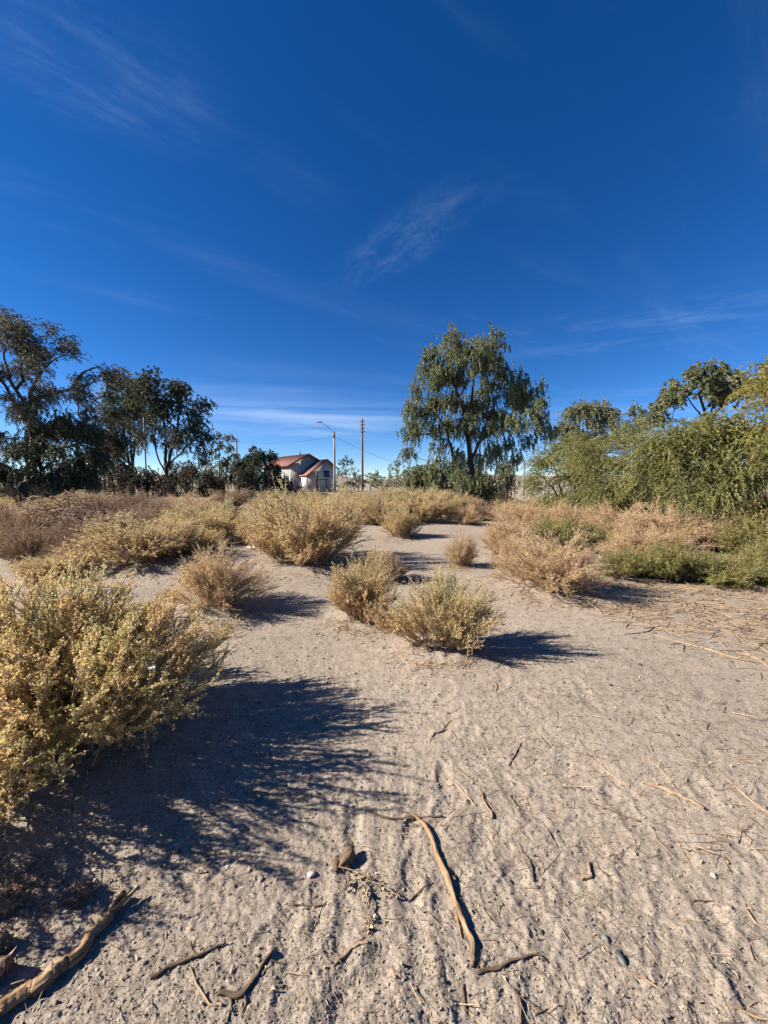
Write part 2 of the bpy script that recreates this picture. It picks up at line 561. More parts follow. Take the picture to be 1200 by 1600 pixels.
M_GRY = leaf_mat("grey_green_leaf", [(0.095, 0.11, 0.055), (0.15, 0.165, 0.085), (0.21, 0.215, 0.115), (0.21, 0.175, 0.115)], 0.28, 0.55, 0.3)
M_BARK = solid("dark_bark", [(0.025, 0.019, 0.015), (0.05, 0.038, 0.03), (0.085, 0.066, 0.052)], 9.0, 0.9, 0.8, 16.0, stretch=(1, 1, 0.3))
M_TWIG = solid("dry_brown_twig", [(0.18, 0.12, 0.08), (0.29, 0.20, 0.135), (0.38, 0.275, 0.19)], 14.0, 0.85)
M_TWIGD = solid("dark_mesquite_twig", [(0.07, 0.05, 0.038), (0.14, 0.10, 0.07)], 14.0, 0.85)
M_PALE = wood_mat("sun_bleached_wood", [(0.15, 0.10, 0.06), (0.29, 0.205, 0.13), (0.38, 0.285, 0.19)])
M_LOG = wood_mat("weathered_log_wood", [(0.035, 0.022, 0.014), (0.18, 0.108, 0.056), (0.31, 0.20, 0.11), (0.40, 0.28, 0.165)], 300, 9, 0.9)
M_STK = wood_mat("dry_stick_wood", [(0.10, 0.062, 0.036), (0.26, 0.172, 0.10), (0.38, 0.272, 0.17)], 420, 12, 0.7)
M_STKD = wood_mat("brown_stick_bark", [(0.055, 0.038, 0.027), (0.125, 0.087, 0.06), (0.20, 0.145, 0.10)], 420, 12, 0.7)
M_STRAW = leaf_mat("dry_straw", [(0.15, 0.10, 0.06), (0.30, 0.21, 0.13), (0.43, 0.33, 0.215)], 0.1, 0.6)
M_STONE = leaf_mat("pebble_stone", [(0.06, 0.052, 0.047), (0.15, 0.122, 0.102), (0.22, 0.18, 0.15), (0.32, 0.285, 0.25)], 0.0, 0.85)
M_WALLW = solid("white_house_plaster", [(0.55, 0.54, 0.52), (0.63, 0.62, 0.60)], 1.5, 0.9)
M_WALLG = solid("grey_board_shaded_plaster", [(0.42, 0.41, 0.385), (0.48, 0.47, 0.44)], 1.5, 0.9)  # gable shade is put into this greyer plaster; the boards are truly grey
M_ROOF = solid("red_tile_roof", [(0.30, 0.145, 0.12), (0.38, 0.195, 0.165)], 2.0, 0.8)
M_TRIM = solid("dark_red_trim", [(0.15, 0.055, 0.045), (0.20, 0.08, 0.06)], 2.0, 0.7)
M_GLASS = solid("dark_window_glass", [(0.02, 0.025, 0.03), (0.035, 0.04, 0.05)], 2.0, 0.15, spec=0.6)
M_CONC = solid("pale_concrete", [(0.20, 0.19, 0.175), (0.27, 0.26, 0.24)], 1.3, 0.8)
M_POLEW = solid("brown_pole_wood", [(0.12, 0.062, 0.042), (0.19, 0.10, 0.07)], 3.0, 0.8, stretch=(6, 6, 0.4))
M_METAL = solid("grey_lamp_metal", [(0.16, 0.17, 0.18), (0.24, 0.25, 0.26)], 4.0, 0.5)
M_WIRE = solid("dark_cable", [(0.03, 0.03, 0.03), (0.05, 0.05, 0.05)], 2.0, 0.6)


# ------------------------------------------------------------------ setting: ground, hills
def build_ground():
    th_f = np.linspace(R(-50), R(50), 460)
    th_b = np.linspace(R(50), R(310), 72)[1:]
    th = np.concatenate([th_f, th_b])
    r1 = np.linspace(0.06, 0.92, 22, endpoint=False)
    r2 = 1 / np.linspace(1 / 0.92, 1 / 24.0, 380)
    r3 = np.geomspace(24.0, 3000.0, 42)[1:]
    r = np.concatenate([r1, r2, r3])
    TH, RR = np.meshgrid(th, r)
    X, Y = np.sin(TH) * RR, np.cos(TH) * RR
    Z = zground(X.ravel(), Y.ravel())
    n, mth = len(r), len(th)
    V = np.c_[X.ravel(), Y.ravel(), Z]
    i = np.arange(n - 1)[:, None] * mth
    j = np.arange(mth)[None]
    j2 = (j + 1) % mth
    q = np.stack([i + j, i + mth + j, i + mth + j2, i + j2], -1).reshape(-1, 4)[:, ::-1]
    mb = MB()
    mb.add(V, q)
    c = np.array([[0, 0, zg(0, 0)]])
    V2 = np.concatenate([V[:mth], c])
    tri = [(mth, (k + 1) % mth, k) for k in range(mth)]
    mb.add(V2, tris=tri)
    o = mb.build("ground", M_GROUND, smooth=True)
    me = o.data
    o["kind"] = "structure"
    # make sure the sheet faces up
    if me.polygons[len(me.polygons) // 3].normal.z < 0:
        me.flip_normals()
    return o


build_ground()


def build_hills():
    mb = MB()
    th = np.linspace(R(-80), R(80), 260)
    base_h = 5.5 + 3.5 * fbm2(th * 6, th * 0 + 3, 3, 91)
    base_h += 6.5 * np.exp(-((th - R(18)) / R(9)) ** 2)
    rows = []
    for rr, k in ((240, 0.0), (300, 0.4), (380, 0.85), (460, 1.0), (620, 0.7), (900, -0.1)):
        hh = base_h * k * (1 + 0.12 * vnoise2(th * 40, th * 0 + rr, 17)) - 0.5 * (k <= 0)
        rows.append(np.c_[np.sin(th) * rr, np.cos(th) * rr, hh])
    V = np.concatenate(rows)
    m = len(th)
    q = [(a * m + b, a * m + b + 1, (a + 1) * m + b + 1, (a + 1) * m + b) for a in range(len(rows) - 1) for b in range(m - 1)]
    mb.add(V, np.array(q)[:, ::-1])
    o = mb.build("hills", M_HILL, smooth=True)
    o["kind"] = "structure"


build_hills()


# ------------------------------------------------------------------ house, poles, small structures
def quad_slab(mb, pts, thick):
    """a slab from 4 top corners, thickness straight down"""
    p = [np.array(v, float) for v in pts]
    v = p + [a - np.array([0, 0, thick]) for a in p]
    mb.add(v, [(0, 1, 2, 3), (7, 6, 5, 4), (0, 4, 5, 1), (1, 5, 6, 2), (2, 6, 7, 3), (3, 7, 4, 0)])


def build_house():
    D = 55.0
    th = R(50)
    gd, rd = np.array([math.sin(th), math.cos(th)]), np.array([-math.cos(th), math.sin(th)])   # along gable, along ridge
    P0 = at(452, 725, D)
    base = P0[:2]
    h = thing("house", "white house with red tiled gable roofs beyond the field", "house", (base[0], base[1], 0))

    def W(u, w, z):
        p = gd * u + rd * w
        return (p[0], p[1], z)

    def gable(mb, u0, z0, ua, za, u1, z1, w):
        v = [W(u0, w, -0.2), W(u1, w, -0.2), W(u1, w, z1), W(ua, w, za), W(u0, w, z0)]
        vb = [W(u0, w + 0.25, -0.2), W(u1, w + 0.25, -0.2), W(u1, w + 0.25, z1), W(ua, w + 0.25, za), W(u0, w + 0.25, z0)]
        mb.add(v + vb, [(0, 1, 6, 5), (1, 2, 7, 6), (2, 3, 8, 7), (3, 4, 9, 8), (4, 0, 5, 9)],
               [(0, 2, 1), (0, 3, 2), (0, 4, 3), (5, 6, 7), (5, 7, 8), (5, 8, 9)])
    # main block
    mb = MB()
    gable(mb, 0.1, 3.95, 3.0, 5.4, 5.9, 3.95, 0.0)
    gable(mb, 0.1, 3.95, 3.0, 5.4, 5.9, 3.95, 8.6)
    quad_slab(mb, [W(0.1, 0.26, 3.9), W(0.1, 8.59, 3.9), W(0.35, 8.59, 3.9), W(0.35, 0.26, 3.9)], 4.1)
    quad_slab(mb, [W(5.65, 0.26, 3.9), W(5.65, 8.59, 3.9), W(5.9, 8.59, 3.9), W(5.9, 0.26, 3.9)], 4.1)
    mb.build("wall", M_WALLG, h)
    for s, (ua, ub) in (("l", (-0.45, 3.0)), ("r", (6.45, 3.0))):
        mb = MB()
        quad_slab(mb, [W(ua, -0.4, 3.78), W(ub, -0.4, 5.56), W(ub, 9.0, 5.56), W(ua, 9.0, 3.78)][::1 if s == "l" else -1], 0.14)
        rf = mb.build("roof", M_ROOF, h)
        mt = MB()
        quad_slab(mt, [W(ua, -0.47, 3.80), W(ub, -0.47, 5.59), W(ub, -0.405, 5.59), W(ua, -0.405, 3.80)], 0.24)
        mt.build("barge_board", M_TRIM, rf)
        # tile courses, raised ribs running down the slope
        mr = MB()
        for w in np.arange(-0.2, 8.9, 0.45):
            quad_slab(mr, [W(ua, w, 3.82), W(ub, w, 5.60), W(ub, w + 0.16, 5.60), W(ua, w + 0.16, 3.82)], 0.038)
        t_ = mr.build("tile_ribs", M_ROOF, rf); t_["kind"] = "stuff"
    # front wing, asymmetric gable, standing in front and to the right
    w0 = -2.6
    mb = MB()
    gable(mb, 1.45, 2.50, 4.5, 4.62, 5.75, 3.72, w0)
    quad_slab(mb, [W(5.5, w0 + 0.26, 3.65), W(5.5, -0.05, 3.65), W(5.75, -0.05, 3.65), W(5.75, w0 + 0.26, 3.65)], 3.85)
    mb.build("wall", M_WALLG, h)
    for ua, za, ub, zb in ((1.1, 2.38, 4.5, 4.74), (6.1, 3.58, 4.5, 4.74)):
        mb = MB()
        quad_slab(mb, [W(ua, w0 - 0.35, za), W(ub, w0 - 0.35, zb), W(ub, 1.2, zb), W(ua, 1.2, za)], 0.14)
        rf = mb.build("roof", M_ROOF, h)
        mt = MB()
        quad_slab(mt, [W(ua, w0 - 0.42, za + .02), W(ub, w0 - 0.42, zb + .03), W(ub, w0 - 0.355, zb + .03), W(ua, w0 - 0.355, za + .02)], 0.22)
        mt.build("barge_board", M_TRIM, rf)
    # window in the wing gable
    mb = MB()
    quad_slab(mb, [W(3.9, w0 - 0.06, 3.2), W(5.1, w0 - 0.06, 3.2), W(5.1, w0 - 0.003, 3.2), W(3.9, w0 - 0.003, 3.2)], 1.15)
    wn = mb.build("window", M_WALLW, h)
    mb = MB()
    quad_slab(mb, [W(4.0, w0 - 0.09, 3.08), W(5.0, w0 - 0.09, 3.08), W(5.0, w0 - 0.063, 3.08), W(4.0, w0 - 0.063, 3.08)], 0.92)
    mb.build("pane", M_GLASS, wn)
    # white porch wall under the low eave
    mb = MB()
    quad_slab(mb, [W(1.3, w0 + 0.02, 2.46), W(1.3, 1.1, 2.46), W(1.44, 1.1, 2.46), W(1.44, w0 + 0.02, 2.46)], 2.6)
    mb.build("porch_wall", M_WALLW, h)
    c = W(3.0, 2.5, 5.5)
    mb = MB(); mb.box((c[0] - .12, c[1] - .12, 5.4), (c[0] + .12, c[1] + .12, 6.0)); mb.build("chimney", M_CONC, h)


build_house()


def straight(mb, a, b, r0, r1, sides=10, K=4):
    t = np.linspace(0, 1, K)[:, None]
    P = np.asarray(a, float) * (1 - t) + np.asarray(b, float) * t
    tubes(mb, P[None], (r0 + (r1 - r0) * t[:, 0])[None], sides, cap=True)


def pole(name, label, px, d, top, r0, r1, mat, cat="pole"):
    b = at(px, 760, d)
    h = at(px, top, d)[2]
    t = thing(name, label, cat, (b[0], d, 0))
    mb = MB(); straight(mb, (0, 0, -0.3), (0, 0, h), r0, r1)
    mb.build("shaft", mat, t, smooth=True)
    return t, h


PL = 46.0
t, hp = pole("street_lamp", "pale concrete street lamp pole with long thin arm beside the house", 523, PL, 674, 0.17, 0.11, M_CONC, "street lamp")
lx = at(500, 660, PL); bx = at(523, 660, PL)
mb = MB()
tip = np.array([lx[0] - bx[0] + 0.25, 0, lx[2]])
tubes(mb, bez(np.array([[0, -0.1, hp - 0.5]]), np.array([[-0.3, -0.1, hp + 0.35]]), tip[None], 8), np.full((1, 8), 0.03), 6)
mb.build("arm", M_METAL, t, smooth=True)
mb = MB()
c = np.array([tip[0] - 0.3, 0, tip[2] + 0.03])
ang = np.linspace(0, 2 * np.pi, 14, endpoint=False)
for zz, s in ((0, 1),):
    lo = np.c_[c[0] + 0.42 * np.cos(ang), 0.16 * np.sin(ang), np.full(14, c[2] - 0.05)]
    mi = np.c_[c[0] + 0.45 * np.cos(ang), 0.18 * np.sin(ang), np.full(14, c[2])]
    hi = np.c_[c[0] + 0.28 * np.cos(ang), 0.10 * np.sin(ang), np.full(14, c[2] + 0.09)]
    V = np.concatenate([lo, mi, hi])
    q = [(k, (k + 1) % 14, 14 + (k + 1) % 14, 14 + k) for k in range(14)] + [(14 + k, 14 + (k + 1) % 14, 28 + (k + 1) % 14, 28 + k) for k in range(14)]
    tr = [(28, 28 + k, 28 + k + 1) for k in range(1, 13)] + [(0, k + 1, k) for k in range(1, 13)]
    mb.add(V, q, tr)
mb.build("lamp_head", M_METAL, t)
mb = MB(); mb.box((-0.2, -0.2, hp - 0.75), (-0.06 + 0.18, -0.12, hp - 0.25)); mb.build("junction_box", M_CONC, t)
mb = MB(); straight(mb, (0.15, -0.16, 0), (0.13, -0.13, hp - 0.7), 0.03, 0.03, 6); mb.build("conduit", M_CONC, t)

t, hp2 = pole("utility_pole", "tall brown wooden utility pole standing right of the street lamp", 566.5, 45, 654, 0.15, 0.10, M_POLEW, "utility pole")
for k, dz in enumerate((0.35, 0.75, 1.15, 1.55)):
    mb = MB(); mb.box((-0.28, -0.13, hp2 - dz), (0.28, -0.05, hp2 - dz + 0.06))
    cr = mb.build("crossarm", M_POLEW, t)
    for sx in (-0.25, 0.25):
        mb = MB(); straight(mb, (sx, -0.09, hp2 - dz + 0.06), (sx, -0.09, hp2 - dz + 0.2), 0.045, 0.03, 8, 3)
        mb.build("insulator", M_METAL, cr)
t, hp3 = pole("utility_pole", "weathered utility pole rising behind the dark round tree", 371.5, 60, 685, 0.17, 0.13, M_CONC, "utility pole")
mb = MB(); mb.box((-0.5, -0.2, hp3 - 0.5), (0.5, -0.13, hp3 - 0.4)); mb.build("crossarm", M_POLEW, t)
t, hp4 = pole("metal_pole", "slim pale metal pole between the two tall trees", 229.5, 38, 652, 0.09, 0.05, M_CONC)
t, hp5 = pole("metal_pole", "pale pole half hidden behind the drooping pepper tree", 680.5, 36, 705, 0.09, 0.07, M_CONC)
pole("metal_pole", "small far pale pole on the horizon beside the utility pole", 589.5, 95, 737, 0.12, 0.10, M_CONC)
pole("white_post", "white post in the gap between pepper tree and olive thicket", 817.8, 42, 722, 0.12, 0.08, M_CONC, "post")
pole("white_post", "short grey post at the left foot of the olive thicket", 851, 44, 748, 0.10, 0.09, M_CONC, "post")


def wire(label, a, b, sag, r=0.012):
    a, b = np.array(a, float), np.array(b, float)
    tt = np.linspace(0, 1, 24)[:, None]
    P = a * (1 - tt) + b * tt
    P[:, 2] -= sag * 4 * tt[:, 0] * (1 - tt[:, 0])
    mb = MB(); tubes(mb, P[None], np.full((1, 24), r), 4)
    tag(mb.build("overhead_cable", M_WIRE), label, "cable")


p1 = np.array([at(523, 700, PL)[0], PL, hp - 0.6]); p2 = np.array([at(566.5, 700, 45)[0], 45, hp2 - 1.6])
p3 = np.array([at(371.5, 700, 60)[0], 60, hp3 - 0.45]); p4 = np.array([at(229.5, 700, 38)[0], 38, hp4 - 1.0]); p5 = np.array([at(680.5, 705, 36)[0], 36, hp5 - 0.1])
wire("thin black cable running from the street lamp pole behind the wooden pole", p1, (at(640, 731, 70)[0], 70, at(640, 731, 70)[2]), 0.3, 0.018)
wire("thin cable hanging between the slim metal pole and the weathered pole", p4, p3, 0.5, 0.022)
wire("thin cable from the weathered pole over the house to the street lamp", p3, p1, 0.5, 0.015)

# pale board wall in the shade of the left trees
b = at(137, 750, 44)
t = thing("board_wall", "pale grey board wall glimpsed under the dark trees", "wall", (b[0], 44, 0))
for k in range(3):
    mb = MB(); mb.box((-0.42 + k * 0.28, 0, 0), (-0.42 + k * 0.28 + 0.265, 0.06, at(137, 737, 44)[2] + 0.05 * (k % 2)))
    mb.build("board", M_WALLG, t)
b = at(150, 750, 44)
t = thing("gate_post", "stubby pale post next to the grey board wall", "post", (b[0], 44, 0))
mb = MB(); mb.box((-0.17, -0.15, 0), (0.17, 0.15, at(150, 744, 44)[2])); mb.build("shaft", M_WALLW, t)
mb = MB(); mb.box((-0.21, -0.19, at(150, 744, 44)[2] + 0.003), (0.21, 0.19, at(150, 744, 44)[2] + 0.09)); mb.build("cap", M_TRIM, t)


# ------------------------------------------------------------------ trees
def skeleton(trunks, att, rng, step, bf=0.35, up=0.12, wander=0.12):
    """grow branches from trunk polylines to attractor points; returns chains of 3-D points with radii weights"""
    nodes, par, plen = [], [], []
    chains = []
    for tr in trunks:
        tr = np.asarray(tr, float)
        K = max(3, int(np.sum(np.linalg.norm(np.diff(tr, axis=0), axis=1)) / step))
        s = np.concatenate([[0], np.cumsum(np.linalg.norm(np.diff(tr, axis=0), axis=1))])
        tt = np.linspace(0, s[-1], K)
        P = np.c_[np.interp(tt, s, tr[:, 0]), np.interp(tt, s, tr[:, 1]), np.interp(tt, s, tr[:, 2])]
        P[1:-1] += rng.normal(size=(K - 2, 3)) * step * 0.12
        if nodes:
            d = np.linalg.norm(np.array(nodes) - P[0], axis=1)
            a = int(np.argmin(d))
            first = a if d[a] < step * 2.5 else -1
        else:
            first = -1
        ch = [] if first < 0 else [first]
        for k in range(K):
            nodes.append(P[k]); par.append(ch[-1] if ch else -1)
            plen.append(tt[k] + (plen[first] if first >= 0 else 0))
            ch.append(len(nodes) - 1)
        chains.append((ch, True))
    base = np.array(trunks[0][0], float)
    order = np.argsort(np.linalg.norm(att - base, axis=1))
    tips = []
    N = np.array(nodes)
    PLN = np.array(plen)
    for ai in order:
        a = att[ai]
        d = np.linalg.norm(N - a, axis=1)
        cost = d + bf * PLN + 0.4 * np.maximum(N[:, 2] - a[2], 0) + 1e3 * (PLN < 0.6)
        p = int(np.argmin(cost))
        L = d[p]
        k = max(1, int(math.ceil(L / step)))
        mid = (N[p] + a) / 2 + np.array([0, 0, up * L]) + rng.normal(size=3) * wander * L
        B = bez(N[p][None], mid[None], a[None], k + 1)[0][1:]
        ch = [p]
        s = PLN[p]
        new = []
        for b in B:
            s += L / k
            nodes.append(b); par.append(ch[-1]); plen.append(s)
            ch.append(len(nodes) - 1)
        N = np.array(nodes)
        PLN = np.array(plen)
        chains.append((ch, False))
        tips.append(len(nodes) - 1)
    w = np.zeros(len(nodes))
    w[tips] = 1
    for i in range(len(nodes) - 1, -1, -1):
        if par[i] >= 0: w[par[i]] += w[i]
    return N, chains, np.maximum(w, 0.6), tips


def resample(P, r, K):
    s = np.concatenate([[0], np.cumsum(np.linalg.norm(np.diff(P, axis=0), axis=1))])
    t = np.linspace(0, s[-1], K)
    return np.stack([np.interp(t, s, P[:, i]) for i in range(3)], 1), np.interp(t, s, r)


def wood(mb_trunk, mb_limb, N, chains, w, r_tip, expo, r_max, flare=1.25):
    P, Rr = [], []
    for ci, (ch, is_t) in enumerate(chains):
        sc_ = 1.0 if ci == 0 else 0.5
        pts = N[ch]
        r = np.minimum(r_tip * w[ch] ** expo, r_max)
        if len(ch) > 1 and not is_t:
            r[0] = min(r[0], r[1] * 1.25)
        if is_t:
            p, rr = resample(pts, r, 14)
            rr = np.maximum(np.minimum(rr, r_max * sc_), r_max * sc_ * np.linspace(0.62, 0.07, 14))
            rr[0] *= flare if pts[0, 2] < 0.3 else 1.0; rr[1] *= 1 + (flare - 1) * 0.4
            tubes(mb_trunk, p[None], rr[None], 9, cap=True, wob=0.16, seed=int(abs(p[0, 0] * 100)) % 999)
        elif len(ch) > 1:
            p, rr = resample(pts, r, 6)
            P.append(p); Rr.append(rr)
    if P:
        P, Rr = np.array(P), np.array(Rr)
        big = Rr[:, 0] > r_tip * 3.5
        tubes(mb_limb, P[big], Rr[big], 5)
        tubes(mb_limb, P[~big][:, ::1], Rr[~big], 3)


def strands(mb_leaf, mb_twig, tips, rng, n_str, n_leaf, length, spread, droop, ll, lw, tint_fn, outward=None, stiff=0.35, twig_r=0.006, twig_every=2, along=0.75):
    """hanging or arching sprays of leaves around each tip"""
    n = len(tips) * n_str
    S = np.repeat(tips, n_str, axis=0) + rng.normal(size=(n, 3)) * spread
    d0 = rng.normal(size=(n, 3)); d0[:, 2] = np.abs(d0[:, 2]) * 0.4
    if outward is not None:
        d0 += np.repeat(outward, n_str, axis=0) * 1.2
    d0 = nrm(d0)
    Ln = length * rng.uniform(0.45, 1.25, n)[:, None]
    c = S + d0 * Ln * stiff
    e = S + d0 * Ln * stiff * 1.5 + np.array([0, 0, -1.0]) * Ln * droop + rng.normal(size=(n, 3)) * Ln * 0.07
    if mb_twig is not None and twig_r > 0:
        P = bez(S, c, e, 3)[::twig_every]
        tubes(mb_twig, P, np.broadcast_to(np.linspace(twig_r, twig_r * 0.4, 3), (len(P), 3)), 3)
    t = np.clip(rng.uniform(0.02, 1.03, (n, n_leaf)), 0, 1.03)[..., None]
    pos = (1 - t) ** 2 * S[:, None] + 2 * t * (1 - t) * c[:, None] + t * t * e[:, None]
    tan = nrm(2 * (1 - t) * (c - S)[:, None] + 2 * t * (e - c)[:, None])
    pos = pos.reshape(-1, 3); tan = tan.reshape(-1, 3)
    dr = tan * along + nrm(rng.normal(size=pos.shape)) * 0.75
    leaves(mb_leaf, pos, dr, ll * rng.uniform(0.6, 1.3, len(pos)), lw * rng.uniform(0.7, 1.25, len(pos)), rng, tint_fn(pos, rng))


def tint_basic(mid=0.42, cl=0.22, sc=0.9, jit=0.16, seed=0):
    def f(pos, rng):
        return np.clip(mid + cl * vnoise3(pos / sc, seed) + cl * 0.6 * vnoise3(pos / (sc * 0.35), seed + 3) + rng.normal(size=len(pos)) * jit, 0, 1)
    return f


def cluster_points(cl, base, d, rng, dens, depth=0.8):
    """cl: (px, py, radius_px[, depth offset m]) measured on the photo at depth d -> attractor points in tree space"""
    out, cen = [], []
    for c in cl:
        px, py, rp = c[:3]
        dy = c[3] if len(c) > 3 else rng.normal() * depth
        C = at(px, py, d) - base
        rr = rp * d / F_PX
        n = max(3, int(dens * (rp / 20.0) ** 2))
        v = nrm(rng.normal(size=(n, 3))) * rng.uniform(0.15, 1, (n, 1)) ** 0.5 * rr
        v[:, 2] *= 0.85
        v[:, 1] *= 1.25
        out.append(C + np.array([0, dy, 0]) + v)
        cen.append(C)
    return np.concatenate(out), np.array(cen)


def tree(name, label, cat, base_px, d, clusters, trunks, seed, dens=9, step=0.35, r_tip=0.018, expo=0.42, r_max=0.3, leaf=None, leaf_mat_=M_PEP, bark=M_BARK, depth=0.8, group=None, bf=0.35, up=0.12, wander=0.12, spread=0.22, fat=1.0, dy=0.0):
    rng = np.random.default_rng(seed)
    bx = at(base_px, 760, d)[0]
    base = np.array([bx, d, zg(bx, d)])
    t = thing(name, label, cat, base, 0, group)
    clusters = [(c[0], c[1] + dy, c[2] * fat) for c in clusters]
    att, cen = cluster_points(clusters, base, d, rng, dens, depth)
    att[:, 2] = np.maximum(att[:, 2], 0.25)
    trs = []
    for tr in trunks:
        T = np.array([at(p[0], p[1], d) - base + np.array([0, (p[2] if len(p) > 2 else rng.normal() * 0.25), 0]) for p in tr])
        if trs == [] or T[0, 2] < 0.6: T[0, 2] = -0.15
        trs.append(T)
    N, chains, w, tips = skeleton(trs, att, rng, step, bf, up, wander)
    mt, ml, mf = MB(), MB(), MB()
    wood(mt, ml, N, chains, w, r_tip, expo, r_max)
    tp = N[tips]
    ctr = np.array([0, 0, tp[:, 2].mean()])
    ow = nrm(tp - ctr)
    strands(mf, ml, tp, rng, outward=ow, spread=spread, **leaf)
    mt.build("trunk", bark, t, smooth=True)
    ml.build("branches", bark, t, smooth=True, kind="stuff")
    mf.build("foliage", leaf_mat_, t, kind="stuff")
    return t


PEPPER = dict(n_str=17, n_leaf=54, length=0.66, droop=0.85, ll=0.115, lw=0.042, tint_fn=tint_basic(0.42, 0.24, 1.3, 0.17, 4), stiff=0.22, twig_r=0.006, twig_every=3)
tree("pepper_tree", "tall green pepper tree with drooping foliage standing alone mid field", "tree", 737, 28.0,
     [(678, 546, 15), (700, 538, 18), (725, 532, 16), (750, 533, 17), (770, 548, 17), (795, 562, 16), (812, 580, 16), (826, 597, 13), (668, 566, 14), (690, 570, 20),
      (718, 565, 22), (745, 568, 22), (775, 585, 22), (800, 602, 20), (832, 612, 8), (672, 590, 14), (647, 604, 10), (640, 622, 9), (637, 645, 9), (639, 668, 9), (642, 690, 7),
      (662, 628, 17), (655, 652, 13), (690, 615, 20), (715, 605, 20), (748, 612, 22), (780, 625, 18), (678, 655, 15), (705, 645, 18), (735, 650, 20), (762, 655, 17), (790, 640, 14),
      (815, 632, 10), (690, 680, 12), (720, 690, 12), (775, 690, 15), (800, 680, 14), (758, 715, 15), (785, 712, 13), (750, 745, 14), (765, 738, 12), (792, 735, 9), (812, 700, 10),
      (825, 650, 11), (842, 652, 11), (858, 658, 11), (838, 668, 9), (680, 705, 8), (700, 735, 12), (720, 760, 14), (745, 770, 14), (765, 772, 11), (690, 765, 12), (735, 740, 14), (705, 757, 13), (725, 776, 12), (750, 785, 11), (772, 760, 13), (740, 760, 15), (692, 778, 9), (766, 784, 9), (722, 706, 12), (745, 700, 12), (764, 694, 11), (738, 722, 11), (706, 716, 11), (752, 730, 12), (808, 615, 12), (822, 635, 10), (796, 655, 12), (775, 660, 12), (745, 768, 14), (716, 770, 13), (762, 752, 13), (728, 750, 12), (712, 745, 12), (698, 752, 12), (755, 750, 14), (735, 772, 13), (778, 778, 10), (712, 785, 9), (672, 548, 14), (735, 530, 15), (757, 536, 15)],
     [[(738, 783), (737, 735, 0), (733, 695, 0.2), (727, 650, 0.4), (716, 610, 0.3), (700, 575, 0.1)],
      [(730, 783), (717, 742, -0.3), (703, 705, -0.5), (694, 675, -0.6), (676, 640, -0.4)],
      [(736, 720, 0.1), (750, 692, 0.3), (765, 660, 0.5), (778, 625, 0.5), (790, 590, 0.4)],
      [(727, 660, 0.4), (740, 620, 0.8), (748, 575, 0.9), (745, 548, 0.7)],
      [(755, 684, 0.3), (778, 668, -0.1), (800, 660, -0.4)]],
     11, dens=12, leaf=PEPPER, r_max=0.46, r_tip=0.014, depth=1.3, up=0.08, fat=0.92, dy=14, spread=0.28)

SPARSE = dict(n_str=10, n_leaf=40, length=0.8, droop=0.5, ll=0.105, lw=0.032, tint_fn=tint_basic(0.45, 0.28, 1.5, 0.2, 6), stiff=0.45, twig_r=0.010, twig_every=1)
tree("old_tree", "big old bare looking tree with dark gnarled limbs at the field edge", "tree", 42, 30.0,
     [(20, 507, 18), (48, 522, 16), (70, 540, 14), (0, 530, 24), (35, 548, 22), (-30, 520, 26), (-60, 545, 28), (85, 556, 14), (108, 550, 16), (128, 562, 13), (146, 574, 10), (155, 590, 8),
      (15, 582, 18), (60, 580, 16), (95, 585, 14), (120, 590, 13), (140, 600, 10), (-25, 575, 24), (30, 615, 14), (-50, 610, 30), (75, 612, 14), (110, 618, 14), (140, 622, 15), (162, 622, 12), (170, 640, 10), (5, 640, 16), (150, 648, 12), (125, 640, 15), (145, 665, 14), (165, 665, 12), (175, 660, 9), (135, 685, 12), (95, 640, 14), (60, 640, 16), (45, 500, 12), (65, 520, 12), (95, 545, 10)],
     [[(44, 783), (42, 700, 0), (45, 640, 0), (47, 622, 0)], [(46, 630, 0), (70, 612, 0.5), (102, 603, 0.8), (130, 595, 0.8), (155, 590, 0.6)],
      [(47, 622, 0), (52, 590, 0.3), (75, 560, 0.4), (95, 552, 0.4)], [(45, 640, 0), (25, 600, -0.4), (15, 555, -0.5), (25, 515, -0.4)],
      [(40, 660, 0), (10, 615, 0.3), (-20, 570, 0.5), (-40, 535, 0.5)], [(102, 605, .8), (108, 585, .9), (130, 570, .9), (148, 566, .8)]],
     12, dens=20, leaf=SPARSE, leaf_mat_=leaf_mat("sparse_grey_leaf", [(0.07, 0.05, 0.045), (0.10, 0.085, 0.06), (0.105, 0.115, 0.06), (0.13, 0.14, 0.075)], 0.25), r_max=0.45, r_tip=0.014, expo=0.45, depth=1.6, wander=0.2)
DENSE = dict(n_str=12, n_leaf=34, length=1.1, droop=0.85, ll=0.16, lw=0.062, tint_fn=tint_basic(0.4, 0.25, 1.4, 0.18, 8), stiff=0.35, twig_r=0.009, twig_every=2)
tree("dark_tree", "dense dark drooping tree below the big old bare limbs, behind the person", "tree", 62, 27.0,
     [(15, 668, 26), (50, 660, 24), (88, 668, 26), (120, 672, 20), (145, 680, 14), (20, 705, 30), (60, 705, 30), (100, 710, 28), (135, 715, 18), (10, 745, 26), (45, 745, 26), (80, 745, 26), (115, 750, 20), (-40, 690, 40), (-40, 740, 36), (150, 705, 10)],
     [[(62, 785), (60, 740), (55, 700), (50, 670)], [(60, 745), (85, 715), (110, 685)]],
     13, dens=9, leaf=DENSE, leaf_mat_=M_DRK, r_max=0.4, depth=1.6)
UPR = dict(n_str=14, n_leaf=48, length=0.85, droop=0.5, ll=0.135, lw=0.058, tint_fn=tint_basic(0.42, 0.25, 1.3, 0.17, 14), stiff=0.4, twig_r=0.009, twig_every=2)
